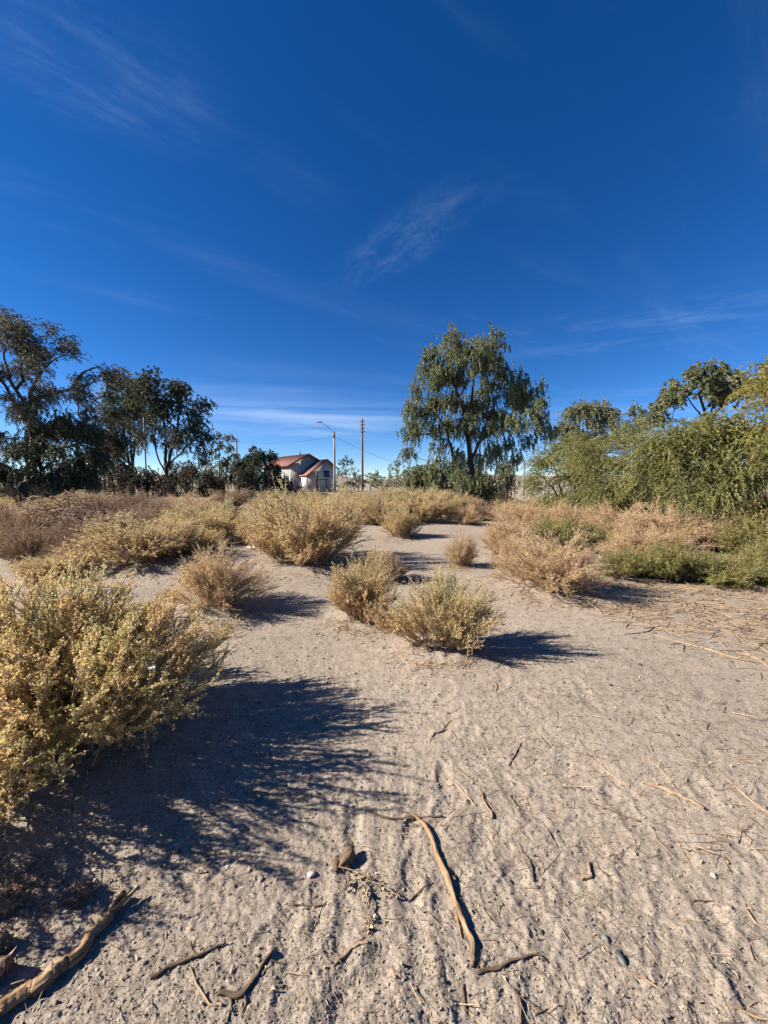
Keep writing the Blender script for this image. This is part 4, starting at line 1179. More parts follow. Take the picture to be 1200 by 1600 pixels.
big_bush()
GF = "bushes growing across the clearing"
GL = "yellow bushes near the person"
GR = "dry bushes along the right thicket"
GT = "tangle of dry scrub left of the sand strip"
GB = "far bushes in front of the poles"
BUSHES = [
    # kind, var, px, py, w, top, label, group
    ("saltbush", 0, 478, 890, 165, 774, "large golden saltbush with bare dark stems on its right side, in mid clearing", GF),
    ("saltbush", 1, 415, 858, 74, 786, "pale yellow saltbush pressed against the left of the large golden saltbush", GF),
    ("saltbush", 2, 566, 975, 104, 866, "orange yellow saltbush left of the greener leafy one in the path", GF),
    ("green_saltbush", 0, 690, 1028, 160, 908, "leafy green topped saltbush in the path with a dark shadow on the sand", GF),
    ("brown_bush", 0, 607, 908, 58, 862, "small dark twiggy bush tucked behind the orange yellow saltbush", GF),
    ("tan_bush", 0, 862, 934, 132, 842, "orange tan dry bush at the right of the path with shadow on sand", GF),
    ("tan_bush", 1, 805, 905, 78, 836, "pale tan bush adjoining the orange tan bush towards the path", GF),
    ("tan_bush", 2, 719, 886, 44, 830, "thin straw coloured bush standing alone in the sandy path", GF),
    ("saltbush", 3, 628, 843, 56, 795, "small upright yellow bush with round shadow at the far end of the sand", GF),
    ("tan_bush", 1, 335, 960, 140, 866, "pinkish tan dry bush just behind the huge leafy saltbush", GF),
    ("saltbush", 2, 225, 889, 150, 818, "wide straw yellow bush left of the bare brown sand strip", GF),
    ("green_saltbush", 1, 325, 855, 118, 790, "brown bottomed bush with yellow green top and shaded right flank", GF),
    ("saltbush", 1, 278, 842, 60, 795, "pale yellow twiggy bush against the shaded brown bottomed bush", GF),
    ("brown_bush", 1, 360, 797, 60, 766, "low bush with a dark hollow on its right near the sand strip", GF),
    ("brown_bush", 2, 205, 808, 110, 768, "wide mauve brown withered bush in front of the tall trees", GF),
    ("tan_bush", 0, 285, 800, 70, 772, "flat dry bush behind the yellow green topped bush", GF),
    ("saltbush", 3, 85, 905, 100, 868, "low straw yellow bush at the foot of the brown twig heap", GF),
    ("brown_bush", 0, 25, 868, 90, 806, "brown withered bush left of the twig heap with pale branches", GF),
    ("saltbush", 0, 20, 826, 80, 793, "yellow grassy bush in front of the walking person", GL),
    ("saltbush", 2, 70, 806, 50, 780, "yellow bush just right of the walking person", GL),
    ("saltbush", 1, 100, 800, 60, 776, "dull yellow bush between the person and the mauve brown bush", GL),
    ("saltbush", 3, -14, 808, 60, 778, "yellow bush left of the walking person", GL),
    ("saltbush", 1, 58, 789, 90, 758, "taller yellow bush behind the walking person, on the person's facing side", GL),
    ("saltbush", 0, 12, 788, 70, 758, "taller yellow bush behind the walking person's back", GL),
    ("green_saltbush", 2, 140, 793, 60, 770, "greenish low bush under the dark drooping tree", GL),
    ("brown_bush", 0, 165, 868, 110, 806, "brown withered bush between the big twig heap and the straw yellow bush", GT),
    ("brown_bush", 0, 120, 884, 90, 836, "low brown dry bush right in front of the big brown twig heap", GT),
    ("brown_bush", 1, 55, 880, 80, 826, "grey brown twiggy bush in front of the brown withered bush at the left edge", GT),
    ("saltbush", 2, 300, 872, 80, 826, "pale yellow low bush in front of the shaded brown bottomed bush", GT),
    ("brown_bush", 1, 245, 826, 90, 782, "mauve brown twiggy bush behind the wide straw yellow bush", GT),
    ("tan_bush", 0, 310, 812, 70, 776, "small straw bush behind the yellow green topped bush, nearer the sand strip", GT),
    ("brown_bush", 0, 160, 815, 90, 776, "withered mauve bush between the big twig heap and the tall trees", GT),
    ("brown_bush", 1, 215, 852, 80, 800, "grey brown bush directly behind the wide straw yellow bush", GT),
    ("saltbush", 0, 350, 835, 70, 792, "dull yellow bush on the sand strip's left side, behind the shaded flank", GT),
    ("brown_bush", 1, -25, 850, 90, 786, "brown bush running out of the picture left of the twig heap", GT),
    ("tan_bush", 1, 445, 812, 70, 776, "straw yellow bush left behind the large golden saltbush", GT),
    ("saltbush", 1, 488, 806, 66, 768, "yellow bush behind the crown of the large golden saltbush, below the house", GT),
    ("tan_bush", 0, 420, 800, 60, 772, "flat straw bush on the far end of the bare brown sand strip", GT),
    ("saltbush", 2, 600, 824, 62, 782, "straw yellow bush touching the small upright yellow bush from behind", GT),
    ("saltbush", 0, 690, 800, 60, 768, "yellow bush between the bright green shrub and the pepper tree's foot", GT),
    # band of bushes beyond the path
    ("saltbush", 0, 520, 815, 70, 770, "golden bush directly behind the top of the large golden saltbush", GB),
    ("saltbush", 1, 565, 822, 75, 775, "yellow bush behind the small upright yellow bush, to its left", GB),
    ("green_saltbush", 0, 612, 812, 70, 770, "dull green bush behind the small upright yellow bush", GB),
    ("green_saltbush", 1, 655, 820, 80, 768, "olive yellow bush left of the pepper tree with dark base", GB),
    ("green_saltbush", 2, 698, 815, 70, 772, "olive yellow bush beneath the pepper tree crown", GB),
    ("saltbush", 3, 545, 795, 70, 767, "yellow bush below the utility pole", GB),
    ("saltbush", 2, 595, 793, 70, 766, "yellow bush right of the utility pole foot", GB),
    ("saltbush", 0, 640, 793, 70, 766, "yellow bush in front of the bright green shrub", GB),
    ("brown_bush", 1, 575, 800, 55, 778, "small dark green and brown bush set among the yellow ones", GB),
    ("tan_bush", 0, 668, 800, 45, 776, "small orange tan bush under the bright green shrub", GB),
    ("tan_bush", 1, 728, 822, 45, 793, "reddish tan bush at the end of the path below the pepper tree", GB),
    ("brown_bush", 2, 756, 815, 50, 788, "reddish brown dry bush in the shade right of the path end", GB),
    ("tan_bush", 2, 735, 797, 36, 774, "straw bush right at the pepper tree's dark foot", GB),
    # right side
    ("tan_bush", 2, 795, 870, 75, 805, "straw tan bush edging the right of the path, behind the orange tan bush", GR),
    ("tan_bush", 0, 815, 822, 80, 783, "pale tan bush at the path's far right bend", GR),
    ("green_saltbush", 2, 850, 815, 80, 778, "grey green low bush below the far end of the thicket", GR),
    ("green_saltbush", 0, 795, 812, 50, 782, "soft green bush beside the far bend of the path", GR),
    ("tan_bush", 1, 880, 838, 90, 790, "bleached tan bush in front of the far olive bush", GR),
    ("tan_bush", 2, 960, 850, 110, 790, "large bleached straw bush in front of the middle olive bush", GR),
    ("tan_bush", 0, 1030, 862, 120, 795, "orange straw bush beside the shaded hollow", GR),
    ("tan_bush", 1, 1000, 882, 110, 825, "low orange straw bush above the front green shrubs", GR),
    ("green_shrub", 0, 868, 862, 100, 810, "low bright green feathery shrub among the straw bushes", GR),
    ("green_shrub", 1, 925, 862, 70, 822, "small green feathery shrub right of the orange tan bush top", GR),
    ("green_shrub", 2, 975, 906, 110, 858, "front green feathery shrub at the edge of the sand, next to the orange tan bush", GR),
    ("green_shrub", 0, 1050, 912, 110, 848, "front green feathery shrub with dry twigs, in the middle of the green edge", GR),
    ("green_shrub", 1, 1120, 916, 110, 866, "front green feathery shrub below the shaded hollow", GR),
    ("green_shrub", 2, 1190, 916, 110, 862, "yellowish green low shrub where the green edge meets the straw litter", GR),
    ("green_shrub", 1, 1185, 880, 110, 805, "tall dark green feathery shrub right of the shaded hollow", GR),
    ("green_shrub", 0, 1255, 930, 130, 840, "green feathery shrub partly cut off by the picture edge", GR),
    ("green_shrub", 2, 905, 815, 90, 770, "green shrub skirting the far olive bush", GR),
    ("green_shrub", 0, 985, 822, 100, 772, "green shrub skirting the middle olive bush", GR),
    ("brown_bush", 0, 1150, 838, 110, 772, "dead brown bush behind the leaning trunk of the large olive mesquite", GR),
    ("brown_bush", 2, 1200, 838, 110, 770, "dead brown bush below the golden green mesquite, behind the tall dark green shrub", GR),
    ("green_shrub", 2, 1240, 850, 120, 770, "dark green shrub at the foot of the golden green mesquite", GR),
    ("brown_bush", 1, 1090, 862, 90, 800, "dead brown bush inside the shaded hollow under the leaning trunk", GR),
]
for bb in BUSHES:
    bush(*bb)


# brush piles: heaps of cut dry twigs with paler branches on them
def brush_pile(px, py, wpx, top, label, seed, n_tw=1400, n_br=8, dark=False, group="heaps of cut dry brush"):
    rng = np.random.default_rng(seed)
    x, y = G(px, py)
    half = wpx / F_PX * y / 2
    y2 = y + half * 0.5
    x *= y2 / y
    half *= y2 / y
    h = max(0.25, at(px, top, y2)[2])
    t = thing("brush_pile", label, "brush pile", (x, y2, zg(x, y2)), 0, group)
    ms = MB()
    n = n_tw
    u, ph = np.sqrt(rng.uniform(0, 1, n)), rng.uniform(0, 2 * np.pi, n)
    c = np.c_[u * np.cos(ph) * half, u * np.sin(ph) * half * 0.7, h * (1 - u ** 2) * rng.uniform(0.15, 0.95, n) * (1 + 0.4 * vnoise2(u * np.cos(ph) * 2.5, u * np.sin(ph) * 2.5, seed))]
    d = rng.normal(size=(n, 3)) * np.array([1, 0.8, 0.28]) + np.c_[c[:, :2] / half * 0.5, np.zeros(n)]
    d = nrm(d)
    L = rng.uniform(0.12, 0.5, n)[:, None] * half * 0.7
    a, b = c - d * L * 0.5, c + d * L * 0.5
    a[:, 2] = np.maximum(a[:, 2], 0.0); b[:, 2] = np.maximum(b[:, 2], 0.01)
    m = (a + b) / 2 + rng.normal(size=c.shape) * L * 0.15 + np.array([0, 0, 1]) * L * 0.1
    rr = 0.0024 * y2 ** 0.55 * rng.uniform(0.5, 1.6, (n, 1))
    tubes(ms, bez(a, m, b, 3), rr * np.linspace(1, 0.4, 3)[None], 3)
    ms.build("twigs", M_TWIGD if dark else M_TWIG, t, smooth=True, kind="stuff")
    for k in range(n_br):
        mb = MB()
        u, ph = rng.uniform(0.1, 0.75), rng.uniform(0, 6.28)
        a = np.array([u * math.cos(ph) * half, u * math.sin(ph) * half * 0.6 - 0.1 * half, h * (1 - u * u) * 0.75])
        dd = nrm(np.array([rng.normal(), rng.normal() * 0.6 - 0.2, abs(rng.normal()) * 0.25 + 0.05]))
        L = half * rng.uniform(0.3, 0.7)
        b = a + dd * L + np.array([0, 0, -0.1 * L])
        mid = (a + b) / 2 + rng.normal(size=3) * L * 0.12 + np.array([0, 0, 0.12 * L])
        r = 0.0042 * y2 ** 0.6 * rng.uniform(0.6, 1.3)
        P = bez(a[None], mid[None], b[None], 7)
        P[:, 1:-1] += rng.normal(size=(1, 5, 3)) * L * 0.025
        tubes(mb, P, (r * np.linspace(1, 0.4, 7))[None], 6, uv=True, cap=True)
        for q in range(2):
            s = P[0, rng.integers(2, 5)]
            e = s + nrm(dd + rng.normal(size=3) * 0.7) * L * 0.4
            tubes(mb, bez(s[None], ((s + e) / 2 + rng.normal(size=3) * L * .04)[None], e[None], 5), (r * 0.5 * np.linspace(1, 0.4, 5))[None], 5, uv=True)
        mb.build("branch", M_PALE, t, smooth=True)
    return t


brush_pile(105, 862, 190, 778, "big brown twig heap with pale crooked branches on the left of the clearing", 61, 3200, 14)
brush_pile(205, 838, 120, 796, "brown twig heap behind the straw yellow bush, next to the big heap", 62, 1300, 6)
brush_pile(430, 785, 90, 764, "low brown brush heap in front of the house", 63, 900, 4)
brush_pile(395, 779, 70, 763, "low brown brush heap below the dark round tree", 64, 700, 3)
brush_pile(470, 788, 60, 768, "low brush heap of split branches right behind the large golden saltbush", 65, 700, 6)
brush_pile(330, 776, 80, 764, "far brown brush heap below the small grey green tree", 66, 700, 3)
brush_pile(495, 782, 46, 758, "dark arched tangle of roots in front of the house gable", 67, 700, 6, True)
brush_pile(455, 776, 50, 752, "upright tangle of dry branches before the white porch wall", 68, 700, 8)
brush_pile(785, 792, 60, 765, "dark reddish brush heap in the gap right of the pepper tree", 69, 900, 2, True)
brush_pile(548, 777, 24, 760, "small rounded grey brush mound left of the utility pole", 70, 700, 1)
brush_pile(596, 777, 22, 763, "small dark brush mound right of the utility pole", 71, 600, 0, True)
brush_pile(270, 776, 50, 766, "far pale branch heap under the forked tall tree", 72, 500, 5)
brush_pile(1080, 885, 70, 835, "tangle of grey dry branches between green shrubs and shaded hollow", 73, 700, 6)

# crooked fence posts in front of the house
GP = "crooked wooden fence posts before the house"
for k, (px, top, wd, lab) in enumerate((
    (445, 736, 0.06, "thin crooked post in front of the white porch wall"), (456, 748, 0.05, "short crooked post on the left part of the porch"),
    (471, 747, 0.06, "crooked post at the right corner of the white porch wall"), (496, 736, 0.12, "thick brown wooden post below the house gable"),
    (511, 748, 0.08, "crooked post left of the street lamp foot"), (534, 757, 0.06, "short post right of the street lamp foot"),
    (579, 757, 0.09, "dark stubby post right of the utility pole"), (430, 752, 0.05, "thin post at the edge of the dark round tree"), (488, 753, 0.05, "thin leaning post left of the thick brown post"))):
    d = 40 + 0.6 * k
    b = at(px, 760, d); h = at(px, top, d)[2]
    t = thing("fence_post", lab, "post", (b[0], d, zg(b[0], d)), 0, GP)
    rng = np.random.default_rng(300 + k)
    mb = MB()
    P = np.linspace(0, 1, 8)[:, None] * np.array([rng.normal() * 0.1, 0, h + 0.2]) - np.array([0, 0, 0.2])
    P[1:, :2] += rng.normal(size=(7, 2)) * 0.025
    tubes(mb, P[None], np.full((1, 8), wd) * np.linspace(1.1, 0.85, 8)[None], 7, cap=True, wob=0.15, seed=k)
    mb.build("shaft", M_POLEW if wd > 0.07 else M_TWIG, t, smooth=True)
rl = MB()
a, b = at(496, 750, 41.8), at(513, 748, 42.4)
tubes(rl, np.linspace(a, b, 5)[None], np.full((1, 5), 0.05), 6, cap=True)
tag(rl.build("fence_rail", M_POLEW, smooth=True), "horizontal wooden rail from the thick brown post towards the street lamp", "fence rail")


# ------------------------------------------------------------------ person
def build_person():
    x, y = G(38, 799)
    D = y
    t = thing("person", "person in dark jacket and cap walking bent forward through yellow grass", "person", (x, y, zg(x, y)), 0)
    M_SKIN = solid("tan_skin", [(0.28, 0.155, 0.105), (0.33, 0.19, 0.13)], 8, 0.55)
    M_JACK = solid("dark_blue_jacket", [(0.006, 0.009, 0.013), (0.011, 0.016, 0.021)], 7, 0.75, 0.3, 12)
    M_TROU = solid("black_trousers", [(0.010, 0.010, 0.012), (0.016, 0.016, 0.019)], 7, 0.8)
    M_CAP = solid("black_cap", [(0.018, 0.018, 0.02), (0.026, 0.026, 0.03)], 7, 0.7)
    M_SHOE = solid("pale_shoe", [(0.42, 0.38, 0.33), (0.5, 0.46, 0.42)], 7, 0.7)

    def skin(name, verts, edges, rad, mat, parent, sub=2, root=0):
        me = bpy.data.meshes.new(name)
        me.from_pydata(verts, edges, [])
        o = bpy.data.objects.new(name, me)
        COL.objects.link(o)
        sm = o.modifiers.new("skin", 'SKIN')
        sm.use_smooth_shade = True
        for i, r in enumerate(rad):
            sv_ = me.skin_vertices[0].data[i] if len(me.skin_vertices) else None
            if sv_ is None: break
            sv_.radius = (r, r) if np.isscalar(r) else r
            sv_.use_root = (i == root)
        ss_ = o.modifiers.new("smooth", 'SUBSURF')
        ss_.levels = ss_.render_levels = sub
        me.materials.append(mat)
        if parent: o.parent = parent
        return o

    def ensure(me):
        if not len(me.skin_vertices):
            import bmesh
            bm = bmesh.new(); bm.from_mesh(me); bm.verts.layers.skin.verify(); bm.to_mesh(me); bm.free()

    def skin2(name, verts, edges, rad, mat, parent, sub=2, root=0):
        me = bpy.data.meshes.new(name)
        me.from_pydata(verts, edges, [])
        ensure(me)
        o = bpy.data.objects.new(name, me)
        COL.objects.link(o)
        o.modifiers.new("skin", 'SKIN').use_smooth_shade = True
        for i, r in enumerate(rad):
            s_ = me.skin_vertices[0].data[i]
            s_.radius = (r, r) if np.isscalar(r) else r
            s_.use_root = (i == root)
        ss_ = o.modifiers.new("smooth", 'SUBSURF')
        ss_.levels = ss_.render_levels = sub
        me.materials.append(mat)
        o.parent = parent
        return o
    # facing +X (to the right in the photo), back hunched, mid-stride; z up
    hip, waist, chest, neck = (0, 0, .90), (.03, 0, 1.08), (.10, 0, 1.34), (.17, 0, 1.49)
    V = [hip, waist, chest, neck, (.20, 0, 1.56),
         (.02, .09, .86), (.12, .095, .50), (.05, .095, .09), (.16, .10, .04),          # left leg forward
         (-.01, -.09, .86), (-.02, -.095, .49), (-.20, -.095, .12), (-.10, -.10, .05),   # right leg back
         (.10, .17, 1.40), (.06, .23, 1.14), (.17, .22, .92), (.20, .215, .86),
         (.10, -.17, 1.40), (.04, -.24, 1.13), (.14, -.23, .90), (.17, -.225, .84)]
    E = [(0, 1), (1, 2), (2, 3), (3, 4), (0, 5), (5, 6), (6, 7), (7, 8), (0, 9), (9, 10), (10, 11), (11, 12), (2, 13), (13, 14), (14, 15), (15, 16), (2, 17), (17, 18), (18, 19), (19, 20)]
    rad = [.13, .12, .14, .06, .05, .085, .058, .04, .035, .085, .058, .04, .035, .055, .042, .03, .032, .055, .042, .03, .032]
    body = skin2("body", V, E, rad, M_SKIN, t)
    # head with nose, ears, jaw
    import bmesh
    bm = bmesh.new()
    bmesh.ops.create_uvsphere(bm, u_segments=20, v_segments=14, radius=1.0)
    for v in bm.verts:
        p = v.co
        z = p.z
        sx = 0.098 - 0.012 * max(0, -z)
        p.x, p.y, p.z = p.x * sx + (0.012 if z < -0.3 and p.x > 0 else 0), p.y * (0.076 - 0.018 * max(0, -z)), z * 0.12
        if abs(p.y) < 0.016 and -0.03 < p.z < 0.02 and p.x > 0.08: p.x += 0.022
    for sy in (-1, 1):
        r_ = bmesh.ops.create_uvsphere(bm, u_segments=8, v_segments=6, radius=1.0)
        for v in r_['verts']:
            v.co = Vector((v.co.x * .018 - .005, v.co.y * .008 + sy * .076, v.co.z * .03))
    me = bpy.data.meshes.new("head"); bm.to_mesh(me); bm.free(); me.materials.append(M_SKIN)
    for p in me.polygons: p.use_smooth = True
    hd = bpy.data.objects.new("head", me); COL.objects.link(hd); hd.parent = t
    hd.location = (.245, 0, 1.635); hd.rotation_euler = (0, R(22), 0)
    # eyes and mouth
    mb = MB()
    for sy in (-1, 1):
        mb = MB()
        mb.box((.082, sy * .03 - .010, .004), (.090, sy * .03 + .010, .014))
        mb.build("eye", M_CAP, hd)
    mb = MB(); mb.box((.088, -.02, -.062), (.094, .02, -.056)); mb.build("mouth", M_TROU, hd)
    # cap
    mb = MB()
    ang = np.linspace(0, 2 * np.pi, 20, endpoint=False)
    rows = []
    for zz, s in ((.015, 1.06), (.05, 1.05), (.085, .9), (.11, .65), (.125, .3)):
        rows.append(np.c_[.104 * s * np.cos(ang), .084 * s * np.sin(ang), np.full(20, zz)])
    q = [(a * 20 + b_, a * 20 + (b_ + 1) % 20, (a + 1) * 20 + (b_ + 1) % 20, (a + 1) * 20 + b_) for a in range(4) for b_ in range(20)]
    mb.add(np.concatenate(rows), q, [(80, 80 + k, 81 + k) for k in range(1, 19)])
    cp = mb.build("cap", M_CAP, hd, smooth=True)
    mb = MB()
    a2 = np.linspace(-1.1, 1.1, 9)
    inn, outr = np.c_[.100 * np.cos(a2), .082 * np.sin(a2), np.full(9, .018)], np.c_[.100 * np.cos(a2) + .075 * np.cos(a2 * .8), .082 * np.sin(a2), np.full(9, .004)]
    top = np.concatenate([inn, outr]); bot = top - np.array([0, 0, .006])
    q = [(k, k + 1, 9 + k + 1, 9 + k) for k in range(8)] + [(18 + k, 27 + k, 28 + k, 19 + k) for k in range(8)] + [(9 + k, 10 + k, 28 + k, 27 + k) for k in range(8)]
    mb.add(np.concatenate([top, bot]), q)
    mb.build("visor", M_CAP, t).matrix_parent_inverse.identity()
    vz = t.children[-1]; vz.parent = hd
    # jacket with sleeves, long hem
    Vj = [(-.01, 0, .78), (.0, 0, .92), (.03, 0, 1.10), (.09, 0, 1.34), (.15, 0, 1.46), (.165, 0, 1.50),
          (.10, .18, 1.39), (.05, .25, 1.14), (.16, .235, .93), (.10, -.18, 1.39), (.03, -.26, 1.13), (.13, -.245, .91)]
    Ej = [(0, 1), (1, 2), (2, 3), (3, 4), (4, 5), (3, 6), (6, 7), (7, 8), (3, 9), (9, 10), (10, 11)]
    rj = [(.165, .20), (.17, .19), (.165, .18), (.17, .19), .10, .085, .085, .068, .052, .085, .068, .052]
    skin2("jacket", Vj, Ej, rj, M_JACK, t)
    Vt = [(0, 0, .93), (.02, .095, .84), (.12, .097, .50), (.055, .097, .13), (-.01, -.095, .84), (-.02, -.097, .49), (-.19, -.097, .16)]
    skin2("trousers", Vt, [(0, 1), (1, 2), (2, 3), (0, 4), (4, 5), (5, 6)], [.155, .11, .082, .065, .11, .082, .065], M_TROU, t)
    for sx, sy in ((.05, .097), (-.20, -.097)):
        b0 = .0 if sx > 0 else .06
        skin2("shoe", [(sx - .05, sy, .045 + b0), (sx + .03, sy, .05 + b0), (sx + .13, sy, .035 + b0 * .5), (sx + .18, sy, .03 + b0 * .3)], [(0, 1), (1, 2), (2, 3)], [(.045, .045), (.05, .05), (.042, .036), (.03, .026)], M_SHOE, t, 1)
    # hands: palm and five curled fingers each
    for hx, hy, hz in ((.205, .215, .85), (.175, -.225, .83)):
        s = 1 if hy > 0 else -1
        Vh, Eh, rh = [(hx, hy, hz), (hx + .015, hy, hz - .055)], [(0, 1)], [.026, .034]
        for f, (ox, ln) in enumerate(((-.028, .060), (-.010, .072), (.010, .076), (.028, .066))):
            i = len(Vh)
            Vh += [(hx + .015 + ox, hy, hz - .075), (hx + .02 + ox, hy - s * .012, hz - .075 - ln * .5), (hx + .025 + ox, hy - s * .035, hz - .075 - ln * .85)]
            Eh += [(1, i), (i, i + 1), (i + 1, i + 2)]; rh += [.010, .009, .008]
        i = len(Vh)
        Vh += [(hx + .045, hy - s * .012, hz - .04), (hx + .065, hy - s * .025, hz - .07), (hx + .07, hy - s * .03, hz - .095)]
        Eh += [(0, i), (i, i + 1), (i + 1, i + 2)]; rh += [.013, .011, .009]
        skin2("hand", Vh, Eh, rh, M_SKIN, t, 1)
    t.scale = (1.03, 1.03, 1.03)
    return t


build_person()


# ------------------------------------------------------------------ sticks, stones, litter
def catmull(P, K):
    P = np.asarray(P, float)
    if len(P) == 2:
        return P[0] + (P[1] - P[0]) * np.linspace(0, 1, K)[:, None]
    Q = np.concatenate([[2 * P[0] - P[1]], P, [2 * P[-1] - P[-2]]])
    out = []
    n = len(P) - 1
    for t in np.linspace(0, n, K):
        i = min(int(t), n - 1)
        u = t - i
        a, b, c, d = Q[i], Q[i + 1], Q[i + 2], Q[i + 3]
        out.append(0.5 * (2 * b + (c - a) * u + (2 * a - 5 * b + 4 * c - d) * u * u + (3 * b - a - 3 * c + d) * u ** 3))
    return np.array(out)


def stick_path(pts, dia, K, lift=0.75, seed=0):
    """pts: photo pixels on the ground, optional third value: extra height in metres"""
    W = []
    for p in pts:
        x, y = G(p[0], p[1])
        W.append((x, y, p[2] if len(p) > 2 else 0.0))
    P = catmull(W, K)
    P[:, 2] += zground(P[:, 0], P[:, 1]) + dia * 0.5 * lift
    rng = np.random.default_rng(seed)
    k = 5
    z = np.convolve(np.pad(P[:, 2], k, mode='edge'), np.ones(2 * k + 1) / (2 * k + 1), 'valid')
    P[:, 2] = np.maximum(z, P[:, 2] - 0.004)
    P[1:-1, :2] += rng.normal(size=(K - 2, 2)) * dia * 0.05
    return P


def stick(name, label, cat, pts, dia, mat=M_STK, taper=(1.0, 0.55), K=30, sides=12, wob=0.2, seed=1, forks=(), lift=0.75, group=None):
    if dia < 0.05: dia *= 0.85
    P = stick_path(pts, dia, K, lift, seed)
    P[2:-2] += np.c_[vnoise2(np.linspace(0, 9, K), np.full(K, 3.0), seed), vnoise2(np.linspace(0, 9, K), np.full(K, 7.0), seed), np.zeros(K)][2:-2] * (dia * 0.3 if dia < 0.05 else 0.003)
    o = P.mean(0)
    mb = MB()
    prof = np.interp(np.linspace(0, 1, K), np.linspace(0, 1, len(taper)), taper)
    knots = 1 + 0.14 * np.maximum(0, vnoise2(np.linspace(0, 7, K), np.zeros(K), seed + 5))
    tubes(mb, (P - o)[None], (dia / 2 * prof * knots)[None], sides, cap=True, uv=True, wob=wob, seed=seed)
    root = mb.build(name, mat, smooth=True)
    root.location = o
    tag(root, label, cat, group)
    for fp, fd in forks:
        Q = stick_path(fp, fd, 12, lift, seed + 3)
        Q[0] = P[np.argmin(np.linalg.norm(P - Q[0], axis=1))]
        m2 = MB()
        tubes(m2, (Q - o)[None], (fd / 2 * np.linspace(1, 0.45, 12))[None], max(5, sides - 4), cap=True, uv=True, wob=wob, seed=seed + 2)
        m2.build("twig", mat, root, smooth=True)
    return root


def on_photo(px_len, py):
    return px_len / F_PX * G(600, py)[1]


stick("log", "thick weathered split log lying on the sand near the camera", "log", [(-30, 1612), (30, 1565), (85, 1528), (110, 1508), (150, 1462), (195, 1405, 0.012)], 0.046, M_LOG, (0.9, 1.0, 1.1, 0.95, 0.85, 0.62), 64, 26, 0.085, 3,
      forks=[([(165, 1445, 0.012), (185, 1428, 0.018), (214, 1402, 0.03)], 0.022)])
stick("stick", "long crooked dry stick pointing away from the camera, in the middle foreground", "stick",
      [(643, 1264), (665, 1290), (680, 1325), (697, 1365), (710, 1405), (722, 1440), (740, 1480), (738, 1512)], 0.0225, M_STK, (0.55, 0.75, 0.95, 1.1, 0.85, 0.9, 0.8, 0.6), 60, 14, 0.16, 4,
      forks=[([(712, 1412), (716, 1440), (721, 1465)], 0.009), ([(693, 1350), (703, 1360), (712, 1372, .015)], 0.008)])
stick("stick", "thin brown twig crossing under the top end of the long stick", "stick", [(570, 1262), (612, 1275), (650, 1271), (692, 1270)], 0.013, M_STKD, (0.4, 1, .9, .6), 30, 8, seed=6)
stick("stick", "short brown twig branching off the bottom end of the long stick", "stick", [(745, 1520), (780, 1512), (805, 1500), (838, 1490), (856, 1500)], 0.012, M_STKD, (1, .9, .9, .6, .3), 30, 8, seed=7, forks=[([(752, 1518), (758, 1506), (750, 1496)], .006)])
stick("stick", "straight dark brown twig between the log and the forked branch", "stick", [(235, 1532), (272, 1512), (310, 1494), (352, 1476)], 0.016, M_STKD, (.9, 1, .8, .4), 30, 9, seed=8, forks=[([(310, 1494), (300, 1484), (298, 1472)], .005)])
stick("branch", "forked pale brown dry branch lying right of the dark brown twig", "branch", [(340, 1556), (372, 1558), (395, 1535), (418, 1500), (424, 1488)], 0.017, M_STKD, (.5, 1, .9, .8, .5), 34, 10, seed=9,
      forks=[([(380, 1552), (385, 1570), (378, 1585)], .008), ([(398, 1530), (402, 1518), (398, 1508)], .007), ([(358, 1558), (362, 1572), (355, 1600)], .008), ([(418, 1500), (432, 1504), (442, 1506)], .006)])
stick("stick", "thin bent straw stalk left of the forked branch", "stick", [(297, 1514), (308, 1540), (326, 1570), (348, 1574)], 0.008, M_PALE, (.7, 1, .9, .9), 24, 7, seed=10)
stick("stick", "pale smooth curved stick on the trampled sand, right half", "stick", [(1004, 1225), (1040, 1238), (1070, 1252), (1100, 1269)], 0.019, M_PALE, (.7, 1, 1, .6), 30, 10, seed=11)
stick("stick", "thin pale stalk running down towards the pale curved stick", "stick", [(911, 1174), (940, 1200), (965, 1218), (984, 1229)], 0.010, M_PALE, (.5, .8, 1, .7), 26, 7, seed=12)
stick("stick", "pair of thin pale stalks near the straw at the far side", "stick", [(1003, 1188), (1030, 1203), (1060, 1240)], 0.009, M_PALE, (.9, .8, .4), 24, 7, seed=13, forks=[([(1030, 1203), (1050, 1202), (1056, 1203)], .004)])
stick("stick", "long thin straw stalk with loose end, farthest right on the sand", "stick", [(1120, 1205), (1150, 1235), (1180, 1262), (1205, 1280)], 0.009, M_PALE, (.5, .8, 1, .9), 26, 7, seed=14, forks=[([(1205, 1278), (1170, 1268), (1135, 1248)], .007)])
stick("stick", "brown twig with a knobby end below the thin pale stalk", "stick", [(925, 1254), (950, 1264), (978, 1274), (1000, 1282)], 0.009, M_STKD, (.5, 1, .8, 1.0), 24, 7, seed=15)
stick("root", "bent pale root piece above the long stick", "root", [(752, 1232), (757, 1248), (766, 1262), (770, 1272), (758, 1270)], 0.014, M_STK, (.5, .9, 1, .9, .6), 26, 9, seed=16)
stick("stick", "small hooked pale stick with a round shadow, centre right", "stick", [(921, 1340), (924, 1358), (922, 1362), (908, 1366)], 0.015, M_PALE, (.5, 1, 1, .7), 24, 9, seed=17, lift=1.0)
stick("stick", "short forked twig left of the long stick's lower half", "stick", [(520, 1512), (538, 1492), (556, 1480), (576, 1476)], 0.011, M_PALE, (.6, 1, .9, .9), 26, 8, seed=18, forks=[([(538, 1492), (552, 1478), (570, 1465)], .007)])
stick("stick", "thin dark twig beside the upper part of the long stick", "stick", [(638, 1404), (656, 1388), (674, 1375)], 0.008, M_STKD, (.6, 1, .5), 20, 7, seed=19)
